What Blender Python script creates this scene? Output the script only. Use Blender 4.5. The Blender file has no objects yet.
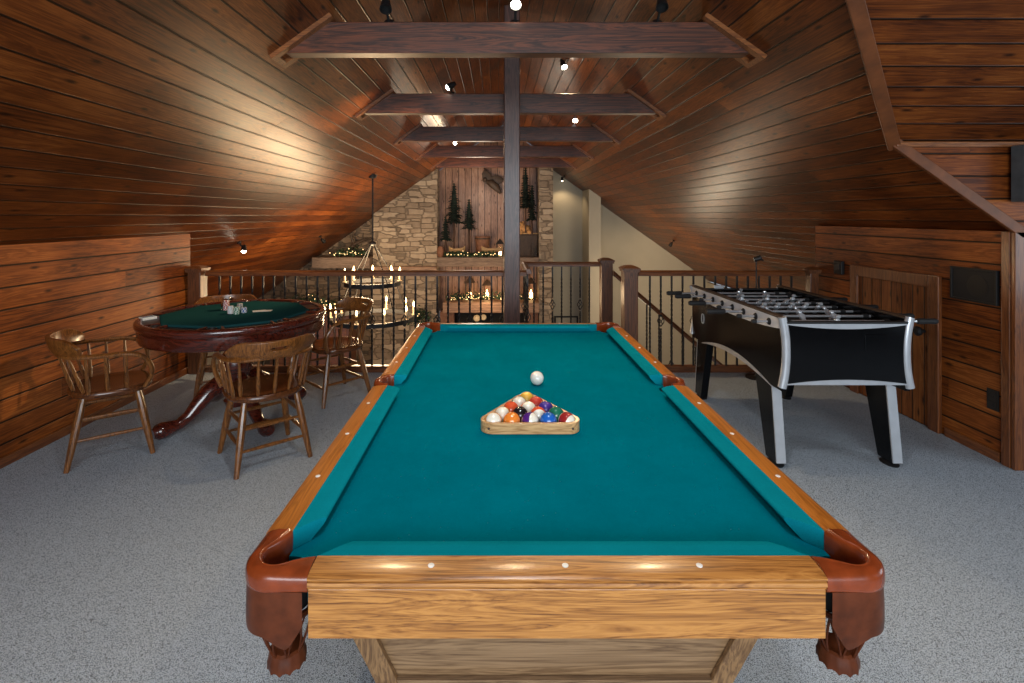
import bpy, bmesh, math, random
from mathutils import Vector, Matrix
random.seed(7)
PI = math.pi
C = bpy.context.scene.collection
EYE = 1.46; F = 512.0; VX = 497.5; VY = 216.0          # the photograph's lens, seen from the eye at the origin

def at(px, py, Y):
    return Vector(((px-VX)/F*Y, Y, EYE-(py-VY)/F*Y))

# ------------------------------------------------------------------ materials
def new_mat(name):
    m = bpy.data.materials.new(name); m.use_nodes = True
    nt = m.node_tree
    return m, nt, nt.nodes['Principled BSDF']

def nd(nt, typ, **kw):
    n = nt.nodes.new(typ)
    for k, v in kw.items():
        if k.startswith('i_'):
            key = k[2:]
            key = int(key) if key.isdigit() else key.replace('_', ' ')
            n.inputs[key].default_value = v
        else:
            setattr(n, k, v)
    return n

def ramp(nt, stops, src=None):
    r = nt.nodes.new('ShaderNodeValToRGB')
    e = r.color_ramp.elements
    while len(e) < len(stops): e.new(0.5)
    for i, (p, c) in enumerate(stops):
        e[i].position = p; e[i].color = (c[0], c[1], c[2], 1)
    if src is not None: nt.links.new(src, r.inputs[0])
    return r

def mth(nt, op, a, b=None, c=None):
    n = nt.nodes.new('ShaderNodeMath'); n.operation = op
    for i, v in enumerate((a, b, c)):
        if v is None: continue
        if isinstance(v, (int, float)): n.inputs[i].default_value = v
        else: nt.links.new(v, n.inputs[i])
    return n.outputs[0]

def mixc(nt, fac, a, b, mode='MIX'):
    n = nt.nodes.new('ShaderNodeMix'); n.data_type = 'RGBA'; n.blend_type = mode
    def put(i, v):
        if isinstance(v, (int, float)): n.inputs[i].default_value = v
        elif isinstance(v, tuple): n.inputs[i].default_value = (v[0], v[1], v[2], 1)
        else: nt.links.new(v, n.inputs[i])
    put(0, fac); put(6, a); put(7, b)
    return n.outputs[2]

def bump(nt, b, height, strength=0.3, dist=0.01):
    n = nd(nt, 'ShaderNodeBump'); n.inputs['Strength'].default_value = strength
    n.inputs['Distance'].default_value = dist
    nt.links.new(height, n.inputs['Height']); nt.links.new(n.outputs[0], b.inputs['Normal'])

def flat(name, col, rough=0.5, metal=0.0, coat=0.0, var=0.15, scale=20, emit=None, estr=0, bmp=0):
    m, nt, b = new_mat(name)
    tc = nd(nt, 'ShaderNodeTexCoord')
    no = nd(nt, 'ShaderNodeTexNoise', i_Scale=scale, i_Detail=3.0)
    nt.links.new(tc.outputs['Object'], no.inputs['Vector'])
    r = ramp(nt, [(0.3, tuple(c*(1-var) for c in col)), (0.7, tuple(min(1, c*(1+var)) for c in col))], no.outputs[0])
    nt.links.new(r.outputs[0], b.inputs['Base Color'])
    b.inputs['Roughness'].default_value = rough; b.inputs['Metallic'].default_value = metal
    b.inputs['Coat Weight'].default_value = coat
    if emit:
        b.inputs['Emission Color'].default_value = (*emit, 1); b.inputs['Emission Strength'].default_value = estr
    if bmp: bump(nt, b, no.outputs[0], bmp, 0.005)
    return m

def wood(name, dark, light, axis=1, k=1.0, rough=0.4, coat=0.25, stretch=14.0, bmp=0.12, mid=None):
    m, nt, b = new_mat(name)
    tc = nd(nt, 'ShaderNodeTexCoord')
    mp = nd(nt, 'ShaderNodeMapping')
    s = [stretch*k]*3; s[axis] = 0.9*k
    mp.inputs['Scale'].default_value = s
    nt.links.new(tc.outputs['Object'], mp.inputs[0])
    n1 = nd(nt, 'ShaderNodeTexNoise', i_Scale=1.6, i_Detail=5.0, i_Roughness=0.6, i_Distortion=1.2)
    nt.links.new(mp.outputs[0], n1.inputs['Vector'])
    bands = mth(nt, 'FRACT', mth(nt, 'MULTIPLY', n1.outputs[0], 7.0))
    bands = mth(nt, 'ABSOLUTE', mth(nt, 'SUBTRACT', bands, 0.5))
    mp2 = nd(nt, 'ShaderNodeMapping')
    s2 = [stretch*9*k]*3; s2[axis] = 3.5*k
    mp2.inputs['Scale'].default_value = s2
    nt.links.new(tc.outputs['Object'], mp2.inputs[0])
    n2 = nd(nt, 'ShaderNodeTexNoise', i_Scale=1.0, i_Detail=3.0)
    nt.links.new(mp2.outputs[0], n2.inputs['Vector'])
    f = mth(nt, 'ADD', mth(nt, 'MULTIPLY', bands, 1.05), mth(nt, 'MULTIPLY', n2.outputs[0], 0.55))
    f = mth(nt, 'SUBTRACT', f, 0.06)
    st = [(0.12, dark), (0.72, light)] if mid is None else [(0.08, dark), (0.35, mid), (0.75, light)]
    r = ramp(nt, st, f)
    nt.links.new(r.outputs[0], b.inputs['Base Color'])
    b.inputs['Roughness'].default_value = rough; b.inputs['Coat Weight'].default_value = coat
    b.inputs['Coat Roughness'].default_value = 0.15
    if bmp: bump(nt, b, n2.outputs[0], bmp, 0.004)
    return m

def planks(name, dark, mid, light, pitch=0.13, length=4.2, rough=0.38, groove=0.055, gcol=(0.012, 0.006, 0.003), coat=0.15, sat=1.0):
    """boards laid along U, pitched across V (UVs are metres on the surface)"""
    m, nt, b = new_mat(name)
    uv = nd(nt, 'ShaderNodeUVMap')
    sp = nd(nt, 'ShaderNodeSeparateXYZ'); nt.links.new(uv.outputs[0], sp.inputs[0])
    u, v = sp.outputs[0], sp.outputs[1]
    vp = mth(nt, 'DIVIDE', v, pitch)
    row = mth(nt, 'FLOOR', vp); fr = mth(nt, 'FRACT', vp)
    w1 = nd(nt, 'ShaderNodeTexWhiteNoise', noise_dimensions='1D'); nt.links.new(row, w1.inputs['W'])
    ul = mth(nt, 'ADD', mth(nt, 'DIVIDE', u, length), mth(nt, 'MULTIPLY', w1.outputs[0], 7.0))
    seg = mth(nt, 'FLOOR', ul); fu = mth(nt, 'FRACT', ul)
    cb = nd(nt, 'ShaderNodeCombineXYZ'); nt.links.new(row, cb.inputs[0]); nt.links.new(seg, cb.inputs[1])
    w2 = nd(nt, 'ShaderNodeTexWhiteNoise', noise_dimensions='2D'); nt.links.new(cb.outputs[0], w2.inputs['Vector'])
    rnd = w2.outputs[0]
    g = nd(nt, 'ShaderNodeCombineXYZ')
    nt.links.new(mth(nt, 'ADD', mth(nt, 'MULTIPLY', u, 1.1), mth(nt, 'MULTIPLY', rnd, 60.0)), g.inputs[0])
    nt.links.new(mth(nt, 'MULTIPLY', v, 16.0), g.inputs[1]); nt.links.new(mth(nt, 'MULTIPLY', rnd, 13.0), g.inputs[2])
    n1 = nd(nt, 'ShaderNodeTexNoise', i_Scale=1.0, i_Detail=4.0, i_Roughness=0.6, i_Distortion=1.5)
    nt.links.new(g.outputs[0], n1.inputs['Vector'])
    bands = mth(nt, 'ABSOLUTE', mth(nt, 'SUBTRACT', mth(nt, 'FRACT', mth(nt, 'MULTIPLY', n1.outputs[0], 6.0)), 0.5))
    g2 = nd(nt, 'ShaderNodeCombineXYZ')
    nt.links.new(mth(nt, 'MULTIPLY', u, 4.0), g2.inputs[0]); nt.links.new(mth(nt, 'MULTIPLY', v, 150.0), g2.inputs[1]); nt.links.new(rnd, g2.inputs[2])
    n2 = nd(nt, 'ShaderNodeTexNoise', i_Scale=1.0, i_Detail=2.0); nt.links.new(g2.outputs[0], n2.inputs['Vector'])
    # blotchy stain
    n3 = nd(nt, 'ShaderNodeTexNoise', i_Scale=2.2, i_Detail=3.0); nt.links.new(uv.outputs[0], n3.inputs['Vector'])
    f = mth(nt, 'ADD', mth(nt, 'MULTIPLY', bands, 0.50), mth(nt, 'MULTIPLY', n2.outputs[0], 0.45))
    f = mth(nt, 'ADD', f, mth(nt, 'MULTIPLY', mth(nt, 'SUBTRACT', rnd, 0.5), 0.26))
    f = mth(nt, 'ADD', f, mth(nt, 'MULTIPLY', mth(nt, 'SUBTRACT', n3.outputs[0], 0.5), 0.7))
    col = ramp(nt, [(0.1, dark), (0.42, mid), (0.8, light)], f).outputs[0]
    # knots
    kv = nd(nt, 'ShaderNodeCombineXYZ')
    nt.links.new(mth(nt, 'ADD', mth(nt, 'MULTIPLY', u, 2.6), mth(nt, 'MULTIPLY', w1.outputs[0], 31.0)), kv.inputs[0])
    nt.links.new(mth(nt, 'MULTIPLY', v, 7.7), kv.inputs[1])
    vo = nd(nt, 'ShaderNodeTexVoronoi', voronoi_dimensions='2D', i_Scale=1.0, i_Randomness=1.0); nt.links.new(kv.outputs[0], vo.inputs['Vector'])
    sel = nd(nt, 'ShaderNodeSeparateColor'); nt.links.new(vo.outputs['Color'], sel.inputs[0])
    kd = mth(nt, 'LESS_THAN', sel.outputs[0], 0.7)
    ks = nd(nt, 'ShaderNodeMapRange', i_1=0.03, i_2=0.11, i_3=1.0, i_4=0.0); nt.links.new(vo.outputs['Distance'], ks.inputs[0])
    kf = mth(nt, 'MULTIPLY', mth(nt, 'MULTIPLY', ks.outputs[0], kd), 0.9)
    col = mixc(nt, kf, col, tuple(c*0.35 for c in dark))
    # grooves between boards and butt joints
    e = mth(nt, 'MINIMUM', fr, mth(nt, 'SUBTRACT', 1.0, fr))
    gr = nd(nt, 'ShaderNodeMapRange', i_1=groove*0.35, i_2=groove, i_3=0.0, i_4=1.0); nt.links.new(e, gr.inputs[0])
    eu = mth(nt, 'MULTIPLY', mth(nt, 'MINIMUM', fu, mth(nt, 'SUBTRACT', 1.0, fu)), length)
    ju = nd(nt, 'ShaderNodeMapRange', i_1=0.0005, i_2=0.002, i_3=0.6, i_4=1.0); nt.links.new(eu, ju.inputs[0])
    hgt = mth(nt, 'MINIMUM', gr.outputs[0], ju.outputs[0])
    col = mixc(nt, hgt, gcol, col)
    nt.links.new(col, b.inputs['Base Color'])
    rr = mth(nt, 'ADD', rough-0.06, mth(nt, 'MULTIPLY', n3.outputs[0], 0.14))
    nt.links.new(rr, b.inputs['Roughness'])
    b.inputs['Coat Weight'].default_value = coat; b.inputs['Coat Roughness'].default_value = 0.25
    b.inputs['Specular IOR Level'].default_value = 0.22
    h2 = mth(nt, 'ADD', hgt, mth(nt, 'MULTIPLY', n2.outputs[0], 0.08))
    bump(nt, b, h2, 0.55, 0.008)
    return m

def stone_mat(name, cols, w=0.34, h=0.13, gap=(0.05, 0.045, 0.04)):
    m, nt, b = new_mat(name)
    uv = nd(nt, 'ShaderNodeUVMap')
    no = nd(nt, 'ShaderNodeTexNoise', i_Scale=3.0, i_Detail=2.0); nt.links.new(uv.outputs[0], no.inputs['Vector'])
    ad = nd(nt, 'ShaderNodeVectorMath', operation='MULTIPLY_ADD')
    nt.links.new(no.outputs['Color'], ad.inputs[0]); ad.inputs[1].default_value = (0.06, 0.05, 0); nt.links.new(uv.outputs[0], ad.inputs[2])
    sc = nd(nt, 'ShaderNodeMapping'); sc.inputs['Scale'].default_value = (1/w*0.8, 1/h*0.8, 1); nt.links.new(ad.outputs[0], sc.inputs[0])
    v1 = nd(nt, 'ShaderNodeTexVoronoi', i_Scale=1.0, i_Randomness=0.8, distance='CHEBYCHEV', feature='F1'); nt.links.new(sc.outputs[0], v1.inputs['Vector'])
    v2 = nd(nt, 'ShaderNodeTexVoronoi', i_Scale=1.0, i_Randomness=0.8, distance='CHEBYCHEV', feature='F2'); nt.links.new(sc.outputs[0], v2.inputs['Vector'])
    edge = mth(nt, 'SUBTRACT', v2.outputs['Distance'], v1.outputs['Distance'])
    ef = nd(nt, 'ShaderNodeMapRange', i_1=0.0, i_2=0.10, i_3=0.0, i_4=1.0); nt.links.new(edge, ef.inputs[0])
    sel = nd(nt, 'ShaderNodeSeparateColor'); nt.links.new(v1.outputs['Color'], sel.inputs[0])
    n2 = nd(nt, 'ShaderNodeTexNoise', i_Scale=9.0, i_Detail=6.0, i_Roughness=0.7); nt.links.new(uv.outputs[0], n2.inputs['Vector'])
    f = mth(nt, 'ADD', mth(nt, 'MULTIPLY', sel.outputs[0], 0.5), mth(nt, 'MULTIPLY', n2.outputs[0], 0.6))
    col = ramp(nt, [(0.2, cols[0]), (0.55, cols[1]), (0.95, cols[2])], f).outputs[0]
    col = mixc(nt, mth(nt, 'MULTIPLY', mth(nt, 'SUBTRACT', 1.0, ef.outputs[0]), 0.75), col, gap)
    nt.links.new(col, b.inputs['Base Color']); b.inputs['Roughness'].default_value = 0.85
    hh = mth(nt, 'ADD', mth(nt, 'MULTIPLY', ef.outputs[0], 0.6), mth(nt, 'MULTIPLY', f, 0.7))
    bump(nt, b, hh, 0.9, 0.03)
    return m

def carpet_mat():
    m, nt, b = new_mat('carpet')
    tc = nd(nt, 'ShaderNodeTexCoord')
    vo = nd(nt, 'ShaderNodeTexVoronoi', i_Scale=300.0); nt.links.new(tc.outputs['Object'], vo.inputs['Vector'])
    no = nd(nt, 'ShaderNodeTexNoise', i_Scale=420.0, i_Detail=2.0); nt.links.new(tc.outputs['Object'], no.inputs['Vector'])
    big = nd(nt, 'ShaderNodeTexNoise', i_Scale=1.4, i_Detail=3.0); nt.links.new(tc.outputs['Object'], big.inputs['Vector'])
    f = mth(nt, 'ADD', mth(nt, 'MULTIPLY', vo.outputs['Distance'], 0.7), mth(nt, 'MULTIPLY', no.outputs[0], 0.6))
    r = ramp(nt, [(0.28, (0.70, 0.80, 0.89)), (0.62, (0.47, 0.54, 0.61)), (0.88, (0.085, 0.095, 0.105))], f)
    c = mixc(nt, mth(nt, 'MULTIPLY', big.outputs[0], 0.35), r.outputs[0], (0.43, 0.495, 0.56))
    nt.links.new(c, b.inputs['Base Color']); b.inputs['Roughness'].default_value = 1.0
    b.inputs['Specular IOR Level'].default_value = 0.1
    bump(nt, b, mth(nt, 'SUBTRACT', 1.0, f), 0.6, 0.006)
    return m

def cloth_mat(name, col, rough=0.9, lint=True):
    m, nt, b = new_mat(name)
    tc = nd(nt, 'ShaderNodeTexCoord')
    no = nd(nt, 'ShaderNodeTexNoise', i_Scale=450.0, i_Detail=2.0); nt.links.new(tc.outputs['Object'], no.inputs['Vector'])
    big = nd(nt, 'ShaderNodeTexNoise', i_Scale=5.0, i_Detail=5.0, i_Roughness=0.7); nt.links.new(tc.outputs['Object'], big.inputs['Vector'])
    f = mth(nt, 'ADD', mth(nt, 'MULTIPLY', no.outputs[0], 0.4), mth(nt, 'MULTIPLY', big.outputs[0], 0.6))
    c = ramp(nt, [(0.3, tuple(x*0.82 for x in col)), (0.7, tuple(x*1.12 for x in col))], f).outputs[0]
    if lint:
        vo = nd(nt, 'ShaderNodeTexVoronoi', i_Scale=55.0); nt.links.new(tc.outputs['Object'], vo.inputs['Vector'])
        sp = mth(nt, 'LESS_THAN', vo.outputs['Distance'], 0.055)
        c = mixc(nt, mth(nt, 'MULTIPLY', sp, 0.22), c, (0.35, 0.6, 0.62))
    nt.links.new(c, b.inputs['Base Color']); b.inputs['Roughness'].default_value = rough
    b.inputs['Specular IOR Level'].default_value = 0.0
    b.inputs['Sheen Weight'].default_value = 0.0
    bump(nt, b, no.outputs[0], 0.1, 0.001)
    return m

def emis(name, col, s):
    m, nt, b = new_mat(name)
    b.inputs['Base Color'].default_value = (*col, 1)
    b.inputs['Emission Color'].default_value = (*col, 1); b.inputs['Emission Strength'].default_value = s
    return m

def glass_mat(name, tint=(0.95, 0.98, 1)):
    m, nt, b = new_mat(name)
    b.inputs['Base Color'].default_value = (*tint, 1); b.inputs['Transmission Weight'].default_value = 1.0
    b.inputs['Roughness'].default_value = 0.03; b.inputs['IOR'].default_value = 1.12
    return m

M = {}
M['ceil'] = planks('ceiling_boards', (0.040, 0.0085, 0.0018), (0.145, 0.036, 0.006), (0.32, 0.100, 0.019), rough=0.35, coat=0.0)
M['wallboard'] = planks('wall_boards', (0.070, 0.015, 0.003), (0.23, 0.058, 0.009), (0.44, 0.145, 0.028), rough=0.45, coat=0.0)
M['doorboard'] = planks('door_boards', (0.065, 0.017, 0.005), (0.18, 0.053, 0.012), (0.33, 0.115, 0.03), pitch=0.10, rough=0.45, coat=0.0)
M['nichebrd'] = planks('niche_boards', (0.12, 0.060, 0.038), (0.30, 0.165, 0.11), (0.48, 0.31, 0.23), pitch=0.14, rough=0.5, groove=0.06)
M['trimwood'] = wood('trim_wood', (0.075, 0.02, 0.006), (0.24, 0.075, 0.018), 1, rough=0.4)
M['trimz'] = wood('trim_wood_upright', (0.07, 0.019, 0.006), (0.21, 0.065, 0.016), 2, rough=0.4)
M['trimx'] = wood('trim_wood_across', (0.11, 0.033, 0.009), (0.30, 0.105, 0.027), 0, rough=0.4)
M['trimplain'] = flat('trim_plain', (0.15, 0.045, 0.011), 0.5, var=0.3, scale=12)
M['beam'] = wood('beam_wood', (0.017, 0.007, 0.005), (0.16, 0.046, 0.020), 0, k=0.8, rough=0.42, coat=0.0, mid=(0.055, 0.020, 0.012))
M['post'] = wood('post_wood', (0.035, 0.014, 0.010), (0.12, 0.050, 0.036), 2, k=0.8, rough=0.42, coat=0.15)
M['rail'] = wood('rail_wood', (0.06, 0.017, 0.006), (0.21, 0.068, 0.019), 0, rough=0.35)
M['newel'] = wood('newel_wood', (0.05, 0.016, 0.006), (0.17, 0.058, 0.018), 2, rough=0.38)
M['oakx'] = wood('oak_across', (0.090, 0.030, 0.007), (0.50, 0.225, 0.055), 0, k=1.35, rough=0.3, coat=0.3, mid=(0.33, 0.132, 0.029), stretch=16)
M['oaky'] = wood('oak_along', (0.20, 0.060, 0.007), (0.50, 0.175, 0.026), 1, k=1.0, rough=0.32, coat=0.15, mid=(0.38, 0.125, 0.016), stretch=16)
M['oakp'] = wood('oak_pedestal', (0.085, 0.043, 0.020), (0.29, 0.175, 0.088), 0, k=0.9, rough=0.45, coat=0.2, mid=(0.18, 0.102, 0.048), stretch=18)
M['oakz'] = wood('oak_upright', (0.09, 0.042, 0.017), (0.28, 0.155, 0.065), 2, k=0.9, rough=0.45, coat=0.2, stretch=18)
M['felt'] = cloth_mat('teal_felt', (0.0, 0.160, 0.230))
M['cushion'] = cloth_mat('teal_cushion_felt', (0.003, 0.220, 0.285), lint=False)
M['leather'] = flat('pocket_leather', (0.20, 0.036, 0.008), 0.26, coat=0.25, var=0.25, scale=30)
M['leather2'] = flat('pocket_leather_dark', (0.085, 0.021, 0.007), 0.36, coat=0.05, var=0.35, scale=30, bmp=0.2)
M['leather2'].node_tree.nodes['Principled BSDF'].inputs['Specular IOR Level'].default_value = 0.22
M['black'] = flat('black_paint', (0.004, 0.004, 0.0045), 0.6)
M['gloss'] = flat('black_gloss', (0.003, 0.003, 0.0035), 0.14)
M['gloss'].node_tree.nodes['Principled BSDF'].inputs['Specular IOR Level'].default_value = 0.28
M['rubber'] = flat('black_rubber', (0.006, 0.006, 0.0065), 0.7)
M['iron'] = flat('wrought_iron', (0.008, 0.007, 0.007), 0.55)
M['silver'] = flat('silver_paint', (0.55, 0.575, 0.61), 0.30, metal=0.45, var=0.05)
M['daylitsilver'] = flat('daylit_silver_paint', (0.60, 0.62, 0.65), 0.35, var=0.04)  # silver of the rod band, with the daylight on it put into the colour
M['chrome'] = flat('chrome', (0.62, 0.64, 0.67), 0.2, metal=0.65, var=0.03)
M['white'] = flat('white_pearl', (0.8, 0.8, 0.78), 0.3, var=0.05)
M['chairwood'] = wood('chair_wood', (0.045, 0.013, 0.003), (0.27, 0.10, 0.022), 2, k=1.3, rough=0.28, coat=0.25)
M['chairseat'] = wood('chair_seat_wood', (0.035, 0.010, 0.003), (0.15, 0.048, 0.013), 1, k=1.0, rough=0.25, coat=0.3)
M['mahog'] = wood('mahogany', (0.03, 0.005, 0.003), (0.11, 0.018, 0.009), 0, k=1.0, rough=0.18, coat=0.7, stretch=8)
M['trayblk'] = flat('tray_dark', (0.012, 0.006, 0.005), 0.4)
M['greenfelt'] = cloth_mat('green_felt', (0.014, 0.062, 0.066), lint=False)
M['rackwood'] = wood('rack_wood', (0.34, 0.17, 0.06), (0.66, 0.40, 0.18), 0, rough=0.35)
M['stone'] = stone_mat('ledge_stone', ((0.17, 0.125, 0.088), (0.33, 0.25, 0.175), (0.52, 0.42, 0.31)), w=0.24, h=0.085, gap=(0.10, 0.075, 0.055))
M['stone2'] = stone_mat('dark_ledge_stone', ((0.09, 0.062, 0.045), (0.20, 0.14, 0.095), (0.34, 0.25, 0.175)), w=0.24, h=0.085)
M['mantel'] = wood('mantel_wood', (0.08, 0.05, 0.035), (0.24, 0.165, 0.12), 0, k=0.7, rough=0.7, coat=0)
M['mantel2'] = wood('firebox_mantel_wood', (0.15, 0.08, 0.05), (0.36, 0.21, 0.13), 0, k=0.7, rough=0.6, coat=0)
M['beige'] = flat('beige_plaster', (0.46, 0.42, 0.33), 0.9, var=0.04, scale=3)
M['carpet'] = carpet_mat()
M['pine'] = flat('pine_needles', (0.006, 0.016, 0.010), 0.9, var=0.5, scale=15)
M['bark'] = flat('bark', (0.07, 0.035, 0.022), 0.9, var=0.3)
M['leaf'] = flat('garland_leaves', (0.022, 0.05, 0.02), 0.7, var=0.5, scale=12)
M['bulb'] = emis('fairy_bulb', (1.0, 0.66, 0.30), 2.6)
M['flame'] = emis('candle_bulb', (1.0, 0.62, 0.25), 12.0)
M['lamp'] = emis('lamp_glow', (1.0, 0.88, 0.68), 30.0)
M['candle'] = flat('candle_sleeve', (0.55, 0.42, 0.26), 0.5, emit=(1, 0.6, 0.25), estr=0.25)
M['canoe'] = wood('canoe_wood', (0.30, 0.17, 0.07), (0.55, 0.36, 0.18), 0, rough=0.5)
M['terra'] = flat('clay_brown', (0.20, 0.085, 0.045), 0.7, var=0.25)
M['tan'] = flat('tan_plush', (0.50, 0.25, 0.09), 0.8, var=0.2)
M['hide'] = flat('dark_brown_carving', (0.05, 0.028, 0.016), 0.6, var=0.4)
M['fire'] = flat('firebox', (0.01, 0.008, 0.007), 0.9)
M['screen'] = flat('screen_black', (0.03, 0.035, 0.04), 0.15)
M['bezel'] = flat('screen_bezel', (0.10, 0.12, 0.13), 0.35, metal=0.3)
M['glass'] = glass_mat('clear_glass')
M['card'] = flat('card_white', (0.75, 0.74, 0.70), 0.5, var=0.03)
M['cardblue'] = flat('card_blue_back', (0.16, 0.26, 0.42), 0.5, var=0.3, scale=200)
M['tread'] = wood('tread_wood', (0.06, 0.02, 0.009), (0.16, 0.06, 0.024), 1, rough=0.4)
M['floor2'] = wood('lower_floor_wood', (0.06, 0.03, 0.014), (0.17, 0.085, 0.04), 0, rough=0.35)

# ------------------------------------------------------------------ mesh builder
class MB:
    def __init__(s): s.v = []; s.f = []; s.uv = None
    def add(s, vs, fs):
        o = len(s.v); s.v += [tuple(p) for p in vs]; s.f += [tuple(i+o for i in f) for f in fs]; return s
    def box(s, x0, y0, z0, x1, y1, z1):
        vs = [(x0,y0,z0),(x1,y0,z0),(x1,y1,z0),(x0,y1,z0),(x0,y0,z1),(x1,y0,z1),(x1,y1,z1),(x0,y1,z1)]
        return s.add(vs, [(0,3,2,1),(4,5,6,7),(0,1,5,4),(1,2,6,5),(2,3,7,6),(3,0,4,7)])
    def loft(s, rings, caps=True, closed=True):
        n = len(rings[0]); vs = [p for r in rings for p in r]; fs = []
        m = n if closed else n-1
        for i in range(len(rings)-1):
            for j in range(m):
                k = (j+1) % n
                fs.append((i*n+j, i*n+k, (i+1)*n+k, (i+1)*n+j))
        if caps:
            fs.append(tuple(range(n))[::-1]); fs.append(tuple((len(rings)-1)*n+j for j in range(n)))
        return s.add(vs, fs)
    def prism(s, pts, axis, a, b):
        """polygon pts (2-D) extruded along axis 0/1/2 from a to b"""
        def P(p, t):
            return (t, p[0], p[1]) if axis == 0 else ((p[0], t, p[1]) if axis == 1 else (p[0], p[1], t))
        return s.loft([[P(p, a) for p in pts], [P(p, b) for p in pts]])
    def lathe(s, prof, c=(0,0,0), n=24, caps=True):
        rings = []
        for r, z in prof:
            rings.append([(c[0]+r*math.cos(2*PI*i/n), c[1]+r*math.sin(2*PI*i/n), c[2]+z) for i in range(n)])
        return s.loft(rings, caps)
    def tube(s, path, rad, n=8, flat=1.0, caps=True, up=(0,0,1)):
        path = [Vector(p) for p in path]
        if isinstance(rad, (int, float)): rad = [rad]*len(path)
        rings = []; prev = None
        for i, p in enumerate(path):
            t = (path[min(i+1, len(path)-1)]-path[max(i-1, 0)]).normalized()
            if prev is None:
                a = Vector(up) if abs(t.dot(Vector(up))) < 0.95 else Vector((1, 0, 0))
                x = t.cross(a).normalized()
            else:
                x = (prev - t*prev.dot(t)).normalized()
            prev = x; y = t.cross(x)
            rings.append([p + x*math.cos(2*PI*k/n)*rad[i] + y*math.sin(2*PI*k/n)*rad[i]*flat for k in range(n)])
        return s.loft(rings, caps)
    def ball(s, c, r, n=12, sc=(1,1,1)):
        prof = [(max(1e-4, math.sin(PI*i/n)), -math.cos(PI*i/n)) for i in range(n+1)]
        rings = [[(c[0]+r*sc[0]*q*math.cos(2*PI*k/(n*2)), c[1]+r*sc[1]*q*math.sin(2*PI*k/(n*2)), c[2]+r*sc[2]*z) for k in range(n*2)] for q, z in prof]
        return s.loft(rings)
    def build(s, name, mat, parent=None, smooth=True, bevel=0, seg=2, sharp=35):
        me = bpy.data.meshes.new(name)
        me.from_pydata(s.v, [], s.f); me.update()
        bm = bmesh.new(); bm.from_mesh(me)
        bmesh.ops.recalc_face_normals(bm, faces=bm.faces[:]); bm.to_mesh(me); bm.free()
        if smooth:
            me.shade_smooth(); me.set_sharp_from_angle(angle=math.radians(sharp))
        me.materials.append(M[mat] if isinstance(mat, str) else mat)
        o = bpy.data.objects.new(name, me); C.objects.link(o)
        if parent: o.parent = parent
        if bevel:
            b = o.modifiers.new('bevel', 'BEVEL'); b.width = bevel; b.segments = seg; b.limit_method = 'ANGLE'
        return o

def tag(o, label=None, cat=None, group=None, kind=None):
    if label: o['label'] = label
    if cat: o['category'] = cat
    if group: o['group'] = group
    if kind: o['kind'] = kind
    return o

def thing(name, label, cat, loc=(0,0,0), rz=0, group=None):
    o = bpy.data.objects.new(name, None); C.objects.link(o)
    o.location = loc; o.rotation_euler = (0, 0, rz); o.empty_display_size = 0.1
    return tag(o, label, cat, group)

def dup(root, loc, rz, label=None, group=None):
    def rec(o, parent):
        c = o.copy(); C.objects.link(c); c.parent = parent
        for ch in list(o.children): rec(ch, c)
        return c
    r = rec(root, None); r.location = loc; r.rotation_euler = (0, 0, rz)
    if label: r['label'] = label
    if group: r['group'] = group
    return r

def surf(name, pts, mat, U, V, kind='structure', thick=0.0):
    """a flat polygon whose UVs are metres along U and V; thick pushes a back skin along the given side"""
    me = bpy.data.meshes.new(name)
    me.from_pydata([tuple(p) for p in pts], [], [tuple(range(len(pts)))]); me.update()
    uv = me.uv_layers.new(name='UVMap')
    U = Vector(U).normalized(); V = Vector(V).normalized()
    for l in me.loops:
        p = Vector(me.vertices[l.vertex_index].co); uv.data[l.index].uv = (p.dot(U), p.dot(V))
    me.materials.append(M[mat])
    o = bpy.data.objects.new(name, me); C.objects.link(o)
    if kind: o['kind'] = kind
    return o

def surf_box(name, x0, y0, z0, x1, y1, z1, mat, kind='structure', ztop=None, parent=None):
    """a box with metre UVs on every side; ztop(x) shapes the top under the roof"""
    zt = (lambda x: z1) if ztop is None else ztop
    vs = [(x0,y0,z0),(x1,y0,z0),(x1,y1,z0),(x0,y1,z0),(x0,y0,zt(x0)),(x1,y0,zt(x1)),(x1,y1,zt(x1)),(x0,y1,zt(x0))]
    fs = [(0,3,2,1),(4,5,6,7),(0,1,5,4),(1,2,6,5),(2,3,7,6),(3,0,4,7)]
    me = bpy.data.meshes.new(name); me.from_pydata(vs, [], fs); me.update()
    uv = me.uv_layers.new(name='UVMap')
    for p in me.polygons:
        n = p.normal
        for li in p.loop_indices:
            c = me.vertices[me.loops[li].vertex_index].co
            uv.data[li].uv = (c.x, c.z) if abs(n.y) > 0.7 else ((c.y, c.z) if abs(n.x) > 0.7 else (c.x, c.y))
    me.materials.append(M[mat])
    o = bpy.data.objects.new(name, me); C.objects.link(o)
    if kind: o['kind'] = kind
    if parent: o.parent = parent
    return o

def struct(o): o['kind'] = 'structure'; return o

# ------------------------------------------------------------------ the room
XR = 0.12; PITCH = 0.71; ZR = EYE + 1.96
XL = -2.88; XRW = 2.98; YB = -3.0; YE = 4.82; YD = 2.957
def roof(x): return ZR - PITCH*abs(x-XR)
SV_L = Vector((-1, 0, -PITCH)).normalized(); SV_R = Vector((1, 0, -PITCH)).normalized()

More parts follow.
